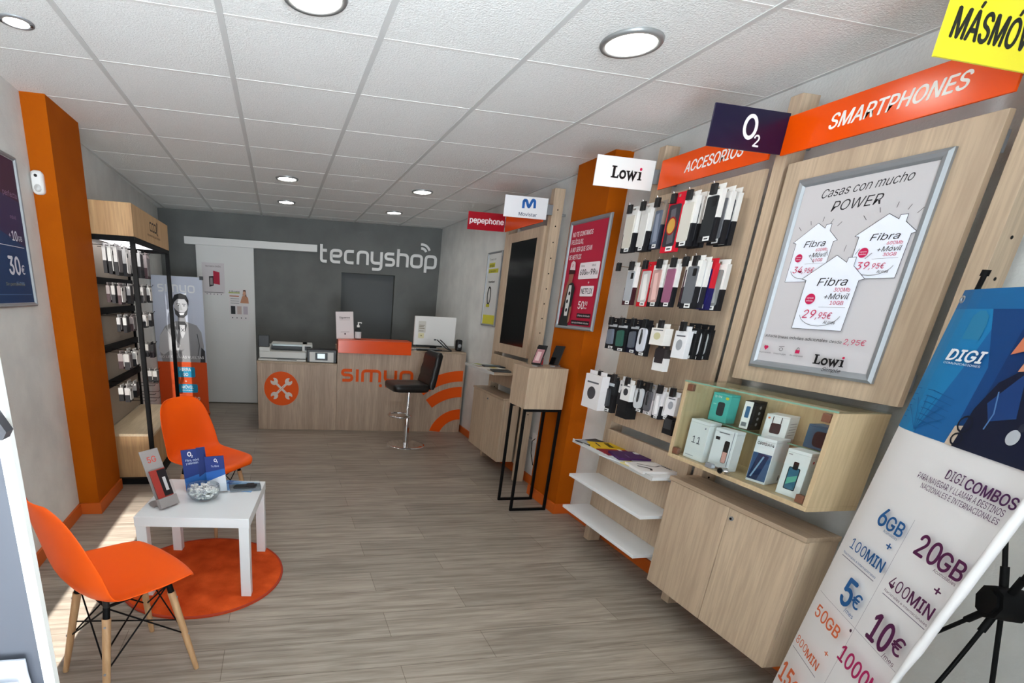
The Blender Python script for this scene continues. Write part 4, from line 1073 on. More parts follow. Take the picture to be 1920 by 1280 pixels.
# stand behind
hub = L0 - hh * .345 - ee * (-.395) - nf * .215
b = MB(); b.cyl(hub - nf * .028, hub + nf * .028, .046, BLACKM, 8); b.cyl(hub - nf * .034, hub + nf * .034, .034, BLACKM, 8); b.build('hub', t, bevel=.004)
ends = [ban(.012, .372, -.02) - ee * .02, ban(.55, .36, -.02), ban(.03, -1.11, -.02), ban(.50, -1.11, -.02)]
for k, e_ in enumerate(ends):
    mid = hub.lerp(e_, .5) - nf * (.05 if k < 2 else .02) + (Vector((0, 0, .0)))
    pts = [hub * (1 - s) ** 2 + mid * 2 * s * (1 - s) + e_ * s * s for s in [i / 10 for i in range(11)]]
    b = MB(); b.tube(pts, .0055, BLACKM, 8); b.tube([pts[0].lerp(pts[1], .3), pts[0].lerp(pts[1], 1.2)], .009, BLACKM, 8); b.build('arm', t)
foot = Vector((hub.x + .10, hub.y - .10, .004))
b = MB(); b.tube([hub, hub.lerp(foot, .5) - nf * .02, foot], .0055, BLACKM, 8); b.build('rear_leg', t)
tl = ban(.012, .372, .0)
b = MB(); b.tube([tl - nf * .02 + ee * .02, tl - nf * .02 - ee * .05], .006, BLACKM, 8); b.tube([tl - nf * .02 - ee * .05, tl - nf * .02 - ee * .065], .009, BLACKM, 8); b.build('tip', t)
b = MB(); b.lathe([(.009, 0), (.010, .002), (.005, .002), (.0045, 0)], STEEL, 16, Matrix.Translation(ban(.02, .362, .001)) @ nf.to_track_quat('Z', 'Y').to_matrix().to_4x4()); b.build('grommet', bs)
# ================================================================== back of the shop
# raised shop name on the grey wall
t = thing('shop_name_sign', 'raised white rounded lowercase letters with two wave arcs on the dark grey wall', 'sign', tuple(BO + BU * 1.2 + BZ * 1.95))
b = MB(); word_solid(b, 'tecnyshop', BO + BU * .565 + BZ * 1.962, BU, BZ, BN, 1.585, .150, .036, .012, .035, WHITEM, gap=.36); b.build('lettering', t)
b = MB()
for r in (.068, .118):
    L, R = ribbon(ellipse(1.945, 2.132, r, r, 10, math.radians(22), math.radians(98)), .03)
    k = len(L); f = lambda p, d: BO + BU * p.x + BZ * p.y + BN * d
    vs = [f(p, .035) for p in L + R] + [f(p, .012) for p in L + R]; fs = []
    for i in range(k - 1): fs += [(i, i + 1, k + i + 1, k + i), (i, 2 * k + i, 2 * k + i + 1, i + 1), (k + i, k + i + 1, 3 * k + i + 1, 3 * k + i)]
    fs += [(0, k, 3 * k, 2 * k), (k - 1, 3 * k - 1, 4 * k - 1, 2 * k - 1)]; b.add(vs, fs, WHITEM)
b.build('wave_arc', t)

def wall_sheet(label, x0, z0, w, h, draw, off=.0556):
    O = BO + BU * x0 + BZ * z0
    t = thing('wall_leaflet', label, 'leaflet', tuple(O), group='leaflets taped to the sliding door')
    b = MB(); b.prism([(0, 0), (w, 0), (w, h), (0, h)], O, BU, BZ, BN, off, off + .0012, ink(226, 222, 222)); s = b.build('sheet', t)
    p = Print(O + BN * (off + .0012), BU, BZ, BN); draw(p, w, h); p.build('print', t)
def dl1(p, w, h):
    p.rect(0, .03, w, h, ink(214, 208, 210)); p.text('TECNOLOGÍA', w * .5, h * .87, .018, ink(110, 90, 92), align='C', w=w * .7, bold=.01)
    p.poly([(w * .5, h * .36), (w * .78, h * .33), (w * .78, h * .72), (w * .5, h * .76)], ink(176, 32, 60)); p.poly([(w * .3, h * .25), (w * .5, h * .30), (w * .5, h * .6), (w * .3, h * .58)], ink(54, 50, 52)); p.rect(w * .34, h * .32, w * .46, h * .54, ink(150, 140, 140)); p.rect(.02, .03, w - .02, .036, ink(60, 56, 58))
    for i in range(5): p.circ(w * (.18 + .16 * i), .012, .006, ink(90, 90, 94))
def dl2(p, w, h):
    p.rect(0, h * .86, w * .55, h * .90, ink(180, 190, 120)); p.text('Llévate', .01, h * .90, .022, ink(60, 60, 60), w=w * .5); p.rect(.01, h * .76, w * .5, h * .79, ink(190, 120, 90))
    for i in range(3): p.rect(.02, h * (.54 + .07 * i), w * .5, h * (.56 + .07 * i), ink(150, 150, 152))
    p.poly([(w * .55, h * .56), (w * .98, h * .56), (w * .95, h * .74), (w * .82, h * .82), (w * .66, h * .78)], ink(196, 140, 110)); p.poly([(w * .68, h * .8), (w * .72, h * .98), (w * .84, h * .98), (w * .88, h * .74), (w * .8, h * .82)], ink(90, 56, 44)); p.circ(w * .77, h * .87, .02, ink(206, 156, 130), ry=.03)
    for i, c in enumerate(((50, 50, 54), (196, 176, 170), (190, 180, 190))): p.rect(w * (.08 + .31 * i), h * .2, w * (.3 + .31 * i), h * .46, ink(*c))
    for i in range(4): p.circ(w * (.15 + .22 * i), h * .08, .008, ink(90, 90, 94))
wall_sheet('upper leaflet on the white sliding door with a red phone picture', -.975, 1.455, .285, .40, dl1)
wall_sheet('lower leaflet on the white sliding door with a long-haired person', -.645, 1.145, .265, .40, dl2)

# ------------------------------------------------------------------ reception counters
CO = Vector((-.24, 5.978, 0)); CU = Vector((1, -.052, 0)).normalized(); CN = Vector((-.052, -1, 0)).normalized()
def cb(mb, x0, x1, d0, d1, z0, z1, mat):
    """box in counter frame: x along the front, d behind the front face"""
    return mb.prism([(x0, z0), (x1, z0), (x1, z1), (x0, z1)], CO, CU, BZ, -CN, d0, d1, mat)
t = thing('service_desk', 'low wooden desk with orange tools emblem at the left of the counter', 'desk', tuple(CO + CU * .45))
b = MB(); cb(b, 0, .90, 0, .03, .0, .765, WOODX); cb(b, 0, .02, .03, .6, 0, .755, WOODX); cb(b, .88, .90, .03, .6, 0, .755, WOODX); b.build('body', t, bevel=.001)
b = MB(); cb(b, -.004, .90, -.006, .62, .765, .785, WOODY); b.build('worktop', t, bevel=.0015)
p = Print(CO, CU, BZ, CN); p.circ(.268, .48, .196, ORANGE_DECAL, n=40)
LW_ = ink(226, 214, 204)
def wrench(a):
    c, s = math.cos(a), math.sin(a); f = lambda x, y: (.268 + x * c - y * s, .48 + x * s + y * c)
    p.stroke([f(-.095, 0), f(.095, 0)], .026, LW_)
    for sg in (-1, 1):
        q = [f(sg * (.115 + .042 * math.cos(tt)), .042 * math.sin(tt)) for tt in [math.radians(28 + i * 304 / 14) for i in range(15)]]
        p.poly(q + [f(sg * .122, -.008), f(sg * .122, .008)], LW_)
wrench(PI / 4); wrench(-PI / 4)
p.stroke([(.268 - .03, .48 - .03), (.268 + .03, .48 + .03)], .004, ORANGE_DECAL)
p.build('emblem', t)
t = thing('reception_counter', 'wooden reception counter with orange letters and wave arcs on its front', 'counter', tuple(CO + CU * 1.66))
b = MB(); cb(b, .903, 2.425, 0, .03, .0, .945, WOODX); cb(b, .903, .923, .03, .5, 0, .94, WOODX); cb(b, 2.395, 2.415, .03, .5, 0, .94, WOODX); b.build('body', t, bevel=.001)
b = MB(); cb(b, 1.74, 2.42, -.008, .52, .945, .965, WOODY); cb(b, .903, 1.74, .2, .52, .945, .965, WOODY); b.build('worktop', t, bevel=.0015)
b = MB(); cb(b, .905, 1.75, -.035, .26, .912, 1.052, ORANGE); cb(b, .903, 1.752, -.037, .262, 1.052, 1.062, P('orange_ledge_top', (206, 74, 14), .3)); b.build('orange_ledge', t, bevel=.002)
b = MB(); word_solid(b, 'simyo', CO + CU * .965 + BZ * .60, CU, BZ, CN, .82, .122, .032, .0, .010, ORANGE_DECAL, gap=.4)
b.prism(ellipse(1.415, .548, .018, .018, 16), CO, CU, BZ, CN, 0, .01, ORANGE_DECAL); b.build('lettering', t)
b = MB()
cx, cz = 2.42, -.10
for r, a0, a1 in ((.325, 91, 163), (.60, 91, 132), (.79, 91, 131)):
    L, R = ribbon(ellipse(cx, cz, r, r, 22, math.radians(a0), math.radians(a1)), .125)
    k = len(L); f = lambda p, d: CO + CU * p.x + BZ * max(p.y, .002) + CN * d
    vs = [f(p, .006) for p in L + R] + [f(p, 0) for p in L + R]; fs = []
    for i in range(k - 1): fs += [(i, i + 1, k + i + 1, k + i), (i, 2 * k + i, 2 * k + i + 1, i + 1), (k + i, k + i + 1, 3 * k + i + 1, 3 * k + i)]
    fs += [(0, k, 3 * k, 2 * k), (k - 1, 3 * k - 1, 4 * k - 1, 2 * k - 1)]; b.add(vs, fs, ORANGE_DECAL)
b.build('wave_arc', t)

# desk equipment (counter frame)
SILVER = P('silver_plastic', (206, 206, 202), .4)
t = thing('large_printer', 'large silver and black printer on the low desk', 'printer', tuple(CO + CU * .30 - CN * .25 + BZ * .785))
b = MB(); cb(b, .01, .545, .05, .60, .786, .806, SILVER); cb(b, .02, .62, .21, .60, .816, .885, SILVER); cb(b, .02, .545, .09, .21, .816, .885, SILVER); cb(b, .02, .14, .09, .60, .885, .93, SILVER); cb(b, .14, .56, .34, .60, .885, .96, SILVER); cb(b, .50, .62, .21, .60, .885, .96, SILVER); b.build('body', t, bevel=.004)
b = MB(); cb(b, .03, .54, .1, .59, .806, .816, BLACK); cb(b, .14, .50, .33, .34, .888, .94, BLACK); cb(b, .22, .44, .045, .05, .80, .806, BLACK); cb(b, .53, .60, .205, .21, .90, .945, BLACK); b.build('paper_slot', t)
b = MB(); cb(b, .16, .50, .24, .34, .94, .955, P('pale_blue_lid', (196, 212, 216), .3)); b.build('output_lid', t, bevel=.002)
b = MB(); cb(b, .005, .13, .14, .18, .93, 1.06, BLACK); b.build('control_panel', t, bevel=.006)
t = thing('label_printer', 'small black printer with a lit display at the right end of the low desk', 'printer', tuple(CO + CU * .74 - CN * .2 + BZ * .785))
b = MB(); cb(b, .555, .895, .03, .195, .786, .935, BLACK); b.build('body', t, bevel=.008)
b = MB(); cb(b, .585, .86, .022, .03, .792, .905, SILVER); b.build('front_panel', t, bevel=.003)
b = MB(); cb(b, .65, .79, .017, .022, .815, .90, BLACK); d = b.build('display_surround', t, bevel=.001)
b = MB(); cb(b, .675, .76, .0155, .017, .835, .888, P('lit_small_screen', (210, 228, 232), .4, emit=.8)); b.build('screen', d)

t = thing('notice_board', 'white leaning notice sheet on the orange ledge', 'notice', tuple(CO + CU * .99 + BZ * 1.0625))
Mx = Matrix.Translation(CO + CU * .99 - CN * .06 + BZ * 1.0625) @ Matrix((CU, -CN, BZ)).transposed().to_4x4() @ Matrix.Rotation(-.16, 4, 'X') @ Matrix.Rotation(-.05, 4, 'Y')
b = MB(); b.box(-.10, .10, 0, .005, 0, .30, ink(226, 216, 216), Mx); b.build('sheet', t)
b = MB(); b.box(-.06, .06, .005, .09, 0, .004, ACRYLIC, Matrix.Translation(CO + CU * .99 - CN * .06 + BZ * 1.0625) @ Matrix((CU, -CN, BZ)).transposed().to_4x4()); b.build('foot', t)
p = Print(Mx @ Vector((-.10, 0, 0)), Mx.to_3x3() @ Vector((1, 0, 0)), Mx.to_3x3() @ Vector((0, 0, 1)), Mx.to_3x3() @ Vector((0, -1, 0)))
p.text('Síguenos', .1, .225, .02, ink(80, 62, 66), w=.12, align='C', bold=.02); p.rect(.04, .207, .16, .211, ink(150, 130, 132)); p.rect(.05, .075, .15, .078, ink(120, 100, 104)); p.circ(.1, .055, .010, ink(100, 80, 86)); p.build('print', t)

t = thing('sanitizer_bottle', 'clear pump bottle of hand gel on the orange ledge', 'bottle', tuple(CO + CU * 1.135 - CN * .06 + BZ * 1.0625))
Mt = MW[t]
b = MB(); b.lathe([(0, .001), (.034, .001), (.036, .006), (.036, .10), (.034, .112), (.014, .126), (.013, .138)], glass('gel_plastic', (225, 230, 232), .6), 22); b.build('bottle', t, local=True)
b = MB(); b.lathe([(.0365, .012), (.0368, .014), (.0368, .082), (.0365, .084)], ink(214, 214, 216), 22); b.build('label_band', t, local=True)
b = MB(); b.lathe([(.016, .134), (.016, .156), (.008, .158), (.006, .182), (.0, .182)], WHITEM, 16); b.box(-.008, .038, -.007, .007, .18, .19, WHITEM); b.box(.032, .038, -.006, .006, .172, .18, WHITEM); b.build('pump', t, local=True)

t = thing('computer_monitor', 'white monitor seen from behind on the right of the counter', 'monitor', tuple(CO + CU * 2.06 - CN * .2 + BZ * .965))
Mm = Matrix.Translation(CO + CU * 2.06 - CN * .16 + BZ * .965) @ Matrix((CU, -CN, BZ)).transposed().to_4x4() 
b = MB(); b.box(-.25, .25, 0, .035, .055, .385, WHITEM, Mm); b.build('housing', t, bevel=.006)
b = MB(); b.box(-.25, .25, .035, .038, .06, .38, BLACK, Mm); b.build('screen_face', t)
b = MB(); b.box(-.10, .10, -.03, .16, .0, .008, BLACK, Mm); b.box(-.04, .04, .02, .05, .008, .10, BLACK, Mm); b.box(-.22, .10, .0, .03, .04, .056, BLACK, Mm); b.build('stand', t, bevel=.002)
p = Print(Mm @ Vector((-.25, 0, 0)), Mm.to_3x3() @ Vector((1, 0, 0)), Mm.to_3x3() @ Vector((0, 0, 1)), Mm.to_3x3() @ Vector((0, -1, 0)))
p.rect(.045, .20, .135, .33, ink(206, 204, 196)); 
for i, z in enumerate((.28, .265, .245, .215)): p.rect(.055, z, .12 - .01 * (i % 2), z + .006, ink(120, 108, 80))
p.build('info_sticker', t)
p = Print(p.O, p.u, p.v, p.n); p.rrect(.05, .135, .12, .195, .01, ink(224, 218, 178)); p.rect(.075, .16, .095, .17, ink(150, 140, 100)); p.build('yellow_note', t)
p = Print(p.O, p.u, p.v, p.n); p.rect(.245, .115, .275, .13, ink(90, 92, 96)); p.build('port_cover', t)
b = MB()
for k in range(2): b.tube([Mm @ Vector(q) for q in ((.03 + .04 * k, -.006, .125), (.07 + .04 * k, -.03, .09), (.14 + .03 * k, -.05, .03), (.20 + .01 * k, -.06, .006))], .006, BLACK, 7)
b.build('cable', t)
t = thing('desk_speaker', 'small black speaker beside the white monitor', 'speaker', tuple(CO + CU * 2.37 - CN * .18 + BZ * .965))
b = MB(); cb(b, 2.335, 2.405, .13, .22, .9655, 1.10, BLACK); b.build('cabinet', t, bevel=.02, seg=4)
b = MB(); b.lathe([(.0, .002), (.018, .002), (.022, 0)], GREYPL, 20, Matrix.Translation(CO + CU * 2.37 - CN * .1295 + BZ * 1.03) @ CN.to_track_quat('Z', 'Y').to_matrix().to_4x4()); b.build('cone', t)
t = thing('keyboard', 'black keyboard with loose cables under the white monitor', 'keyboard', tuple(CO + CU * 2.0 - CN * .05 + BZ * .965))
b = MB(); cb(b, 1.80, 2.10, .03, .12, .9655, .985, BLACK); b.build('base', t, bevel=.003)
b = MB(); cb(b, 1.81, 2.09, .035, .115, .985, .99, GREYPL); b.build('keys', t, bevel=.002)
b = MB(); b.tube([CO + CU * x - CN * d + BZ * z for x, d, z in ((1.76, .02, .972), (1.86, .012, .985), (2.0, .02, .972), (2.12, .01, .974), (2.25, .04, .97))], .005, BLACK, 6); b.build('cable', t)
t = thing('computer_mouse', 'silver computer mouse at the left corner of the counter top', 'mouse', tuple(CO + CU * 1.80 - CN * .06 + BZ * .965))
b = MB(); b.lathe([(0, .026), (.02, .024), (.03, .014), (.033, 0)], SILVER, 20, Matrix.Diagonal((1, 1.5, 1, 1))); b.build('shell', t, local=True)
b = MB(); b.box(-.003, .003, -.035, -.015, .018, .026, BLACK); b.build('wheel', t, local=True)

# ------------------------------------------------------------------ bar stool
t = thing('bar_stool', 'black padded bar stool with chrome column in front of the counter', 'bar stool', (1.37, 5.30, 0), rz=math.atan2(.99, -.08))
# local +Y is the way the sitter faces
b = MB(); b.lathe([(0, .030), (.03, .028), (.10, .018), (.17, .010), (.205, .006), (.21, 0)], CHROME, 40); b.build('base', t, local=True)
b = MB(); b.lathe([(.032, .026), (.030, .05), (.028, .33), (.027, .335), (.019, .34), (.019, .60)], CHROME, 24); b.build('column', t, local=True)
b = MB(); b.tube([(.13 * math.cos(a), .09 + .12 * math.sin(a), .33) for a in [i * PI / 12 for i in range(24)]], .011, CHROME, 10, True); b.build('footrest', t, local=True)
b = MB(); b.tube([(.0, .02, .59), (.08, .03, .585), (.17, .03, .57)], .006, CHROME, 8); b.build('gas_lever', t, local=True)
def cushion(mb, pts_rows, mat): mb.surf(pts_rows, mat, True, True)
b = MB()
rows = []
for i, (s, z) in enumerate(((.80, .605), (.95, .612), (1.0, .635), (1.0, .665), (.96, .683), (.80, .69), (.35, .682))):
    rows.append([Vector((x * s, y * s + .02, z)) for x, y in fillet([(-.205, -.19), (.205, -.19), (.205, .21), (-.205, .21)], .07, 6, True)])
b.surf(rows, LEATHER, True, True); b.add(rows[-1], [tuple(range(len(rows[-1])))], LEATHER); b.add(rows[0], [tuple(range(len(rows[0])))], LEATHER); b.build('seat', t, local=True)
b = MB(); rows = []
for k in range(13):
    s = k / 12; z = .64 + .375 * s; y0 = -.185 - .075 * s; th = .036 if 0 < k < 12 else .02
    bulge = .008 * abs(math.sin(s * PI * 3)); w = .20 - .012 * s - (.03 if k == 12 else 0)
    rows.append([Vector((x, y0 + y + (bulge if y > 0 else 0), z)) for x, y in fillet([(-w, -th), (w, -th), (w, th), (-w, th)], .03, 4, True)])
b.surf(rows, LEATHER, True, True); b.add(rows[-1], [tuple(range(len(rows[-1])))], LEATHER); b.add(rows[0], [tuple(range(len(rows[0])))], LEATHER); b.build('backrest', t, local=True)

# ------------------------------------------------------------------ roll-up banner by the sliding door
BX0, BX1, BY = -1.45, -.878, 6.70
t = thing('rollup_banner', 'tall grey and orange banner with a smiling man beside the sliding door', 'banner', ((BX0 + BX1) / 2, BY, 0))
b = MB(); b.box(BX0, BX1, BY, BY + .003, .03, 1.645, PAPER); s_ = b.build('banner_sheet', t)
b = MB(); b.box(BX0 - .005, BX1 + .005, BY - .03, BY + .05, 0, .035, ink(200, 78, 30)); b.build('base', t, bevel=.004)
b = MB(); b.cyl((BX1 - .02, BY + .012, .03), (BX1 - .02, BY + .012, 1.66), .008, BLACK, 8); b.box(BX1 - .03, BX1 + .012, BY - .004, BY + .02, 1.62, 1.66, BLACK); b.box(BX0, BX1, BY + .003, BY + .015, 1.63, 1.65, STEEL); b.build('pole', t)
p = Print((BX0, BY, 0), *FR); W_ = BX1 - BX0
p.rect(0, .66, W_, 1.645, ink(200, 206, 222)); p.rect(0, .03, W_, .66, ink(226, 84, 28))
word_print(p, 'simyo', .075, 1.475, .40, .075, .016, ink(236, 238, 242), gap=.42)
g = lambda v: ink(v, v, v + 3)
p.poly([(.06, .66), (.54, .66), (.55, .86), (.53, 1.02), (.48, 1.10), (.36, 1.14), (.24, 1.14), (.12, 1.08), (.06, .98), (.03, .82)], g(158))           # jumper
p.poly([(.03, .78), (.05, .96), (.12, 1.06), (.16, 1.0), (.22, .90), (.16, .80), (.08, .74)], g(206)); p.poly([(.10, .82), (.24, .76), (.28, .86), (.2, .95)], g(206))
p.poly([(.27, 1.16), (.33, 1.17), (.37, 1.10), (.35, 1.03), (.31, .98), (.27, 1.05)], g(60)); p.poly([(.285, 1.10), (.345, 1.10), (.34, 1.0), (.31, .94), (.285, 1.0)], g(214))
p.stroke([(.30, 1.06), (.335, 1.02)], .006, g(60)); p.stroke([(.335, 1.06), (.30, 1.02)], .006, g(60))
p.poly([(.265, 1.14), (.36, 1.14), (.35, 1.24), (.275, 1.24)], g(150))
p.poly(ellipse(.315, 1.305, .078, .118, 26), g(190)); p.poly([(.236, 1.30), (.245, 1.22), (.28, 1.185), (.335, 1.18), (.38, 1.22), (.393, 1.30), (.375, 1.27), (.35, 1.245), (.29, 1.245), (.255, 1.27)], g(70))
p.poly([(.225, 1.31), (.222, 1.38), (.25, 1.44), (.315, 1.46), (.38, 1.44), (.405, 1.38), (.400, 1.31), (.385, 1.36), (.36, 1.395), (.28, 1.395), (.245, 1.36)], g(34))
p.poly([(.285, 1.235), (.35, 1.24), (.34, 1.215), (.30, 1.212)], g(236)); p.rect(.265, 1.335, .305, 1.342, g(50)); p.rect(.33, 1.335, .37, 1.342, g(50)); p.circ(.287, 1.320, .009, g(40), ry=.005); p.circ(.35, 1.320, .009, g(40), ry=.005); p.poly([(.312, 1.33), (.332, 1.27), (.305, 1.27)], g(166))
p.stroke([(.48, 1.0), (.50, .86), (.47, .72)], .008, g(80)); p.poly([(.50, .66), (.56, .66), (.56, .80), (.52, .84)], g(58))
p.text('NO LE DES MÁS VUELTAS', .03, .705, .028, ink(238, 238, 240), w=W_ - .06, bold=.02)
CY = ink(40, 160, 206)
p.rrect(.20, .475, .43, .60, .02, CY); p.text('FIBRA', .315, .55, .038, Wt, align='C', w=.13, bold=.02); p.text('GO', .315, .492, .036, Wt, align='C', w=.06, bold=.02)
p.text('+', .315, .415, .03, Wt, align='C', bold=.02); p.rrect(.21, .285, .45, .39, .02, CY); p.text('MÓVIL', .33, .335, .036, Wt, align='C', w=.14, bold=.02); p.text('ilimitado', .33, .305, .018, Wt, align='C', w=.13)
p.text('19,99', .30, .17, .06, Wt, w=.17, bold=.01); p.text('€/mes', .42, .12, .02, Wt, w=.06)
p.build('printed_design', s_)

# ------------------------------------------------------------------ black rack with oak header on the left
RX0, RX1, RY0, RY1 = -1.362, -.98, 4.135, 5.37
RACK = t = thing('accessory_rack', 'black metal rack with an oak header and base behind the left orange pillar', 'rack', (-1.17, 4.75, 0))
b = MB(); b.box(RX0, RX1, RY0, RY1, 1.834, 2.045, WARM); b.build('header', t, bevel=.002)
p = Print((RX1, RY0, 1.834), (0, 1, 0), (0, 0, 1), (1, 0, 0)); word_print(p, 'ccol'[:3], .52, .095, .22, .06, .012, ink(40, 30, 26), gap=.15); p.stroke([(.755, .085), (.775, .175), (.80, .165), (.765, .09), (.80, .08)], .011, ink(40, 30, 26)); p.text('accesorios para móvil', .42, .05, .018, ink(80, 60, 44), w=.46); p.build('lettering', t)
b = MB()
for x, y in ((RX1 - .032, RY0), (RX1 - .032, RY1 - .032), (RX0, RY0), (RX0, RY1 - .032)): b.box(x, x + .032, y, y + .032, 0, 1.834, BLACKM)
for z0, z1 in ((.0, .05), (1.80, 1.834)):
    b.box(RX1 - .032, RX1, RY0 + .032, RY1 - .032, z0, z1, BLACKM); b.box(RX0 + .032, RX1 - .032, RY0, RY0 + .032, z0, z1, BLACKM); b.box(RX0 + .032, RX1 - .032, RY1 - .032, RY1, z0, z1, BLACKM)
b.build('frame', t, bevel=.001)
b = MB(); b.box(RX0 + .001, RX0 + .014, RY0 + .034, RY1 - .034, .41, 1.80, P('pale_rack_back', (150, 138, 124), .6)); b.build('back_panel', t)
b = MB(); b.box(RX0 + .016, RX1 - .033, RY0 + .034, RY1 - .034, .05, .388, WARM); b.build('base_box', t, bevel=.001)
b = MB(); b.box(RX0 + .016, RX1 + .0, RY0 + .034, RY1 - .034, .388, .408, oak('rack_top_laminate', (224, 204, 172), (206, 184, 150), (190, 168, 134), 'y')); b.build('base_top', t, bevel=.001)
b = MB(); b.box(RX0 + .04, RX1 - .04, RY0 + .1, RY1 - .1, 1.826, 1.833, P('rack_light', (250, 250, 255), .5, emit=50 * .05)); b.build('light_strip', t)
RR = (1.535, 1.315, 1.03, .755)
for z in RR:
    b = MB(); b.box(RX0 + .014, RX0 + .05, RY0 + .034, RY1 - .034, z - .024, z + .024, BLACKM); b.build('hook_rail', t)
rows_ = ((1.79, (4.28, 4.50, 4.93, 5.16), .215), (1.525, (4.27, 4.52, 4.93, 5.16), .15), (1.30, (4.33, 4.52, 4.93, 5.14), .13), (1.035, (4.30, 4.50, 5.12), .14), (.79, (4.22, 4.42, 5.16), .13))
gl = 'packages on the black rack'
TONE = [((196, 192, 190), (40, 38, 40)), ((150, 138, 136), (70, 52, 54)), ((206, 204, 200), (30, 28, 30)), ((186, 182, 178), (46, 44, 46))]
ordn = ('nearest the pillar', 'second from the pillar', 'third from the pillar', 'fourth from the pillar')
rown = ('top', 'second', 'third', 'fourth', 'lowest')
for ri, (z, ys, h) in enumerate(rows_):
    for yi, y in enumerate(ys):
        b = MB(); b.tube([(RX0 + .03, y, z - .012), (-1.112, y, z - .015), (-1.10, y, z + .004)], .0025, BLACKM, 6); b.build('hook', t)
        tp, lw = TONE[(ri + yi * 3) % 4]
        if ri == 4 and yi == 1: tp, lw = (190, 186, 184), (24, 22, 24)
        if ri == 3 and yi == 2: tp, lw = (30, 28, 30), (36, 26, 30)
        w = .115 if h > .2 else .10
        pos = ordn[yi] if not (len(ys) == 3 and yi == 2) else 'farthest from the pillar'
        kinds = ('wallet', 'phone', 'window')
        for di, dx in enumerate((0, .042, .078) if ri < 2 else (0, .045)):
            tq, lq = (tp, lw) if di == 0 else TONE[(ri + yi + di * 2) % 4]
            package('case pack on the black rack, %s row, %s, %s' % (rown[ri], pos, ('frontmost', 'second in line', 'last in line')[di]), y + di * .006, z, w, h - .006 * di, .024 if ri < 3 else .034, -1.125 - dx, tq, lq, ((110, 104, 104), (206, 202, 198), (54, 48, 50))[(ri + yi + di) % 3], kinds[(ri + yi + di) % 3], face='l', name='phone_case_package', group=gl, sticker=False)
for z in (.66, .58, .52):
    for y in (4.95, 5.1): b = MB(); b.tube([(RX0 + .014, y, z), (-1.12, y, z - .003), (-1.108, y, z + .010)], .0025, BLACKM, 6); b.build('hook', RACK)
# ================================================================== waiting corner
t = thing('round_rug', 'round orange rug under the white table', 'rug', (-.42, 2.645, 0))
RUGM = noisy('orange_rug_pile', (184, 60, 20), (232, 96, 40), (7, 7, 7), .95, 0.6, bscale=240, lo=.3, hi=.7, spec=.1)
b = MB(); b.lathe([(0, .012), (.40, .012), (.424, .010), (.428, .004), (.428, 0.0005)], RUGM, 72); b.build('pile', t, local=True)
b = MB(); b.tube([(.424 * math.cos(a), .424 * math.sin(a), .008) for a in [i * PI / 36 for i in range(72)]], .0062, P('rug_binding', (170, 52, 24), .8), 6, True); b.build('binding', t, local=True)

TZ = .012
TA = math.radians(-7)
t = thing('side_table', 'low square white table on the orange rug', 'table', (-.392, 2.672, TZ), rz=TA)
b = MB(); b.box(-.275, .275, -.275, .275, .388, .438, WHITE); b.build('tabletop', t, local=True, bevel=.002)
for sx in (-1, 1):
    for sy in (-1, 1):
        b = MB(); x0, y0 = (.222 if sx > 0 else -.272), (.222 if sy > 0 else -.272)
        b.box(x0, x0 + .05, y0, y0 + .05, 0.0005, .388, WHITE); b.build('leg', t, local=True, bevel=.0015)
ZT = TZ + .438

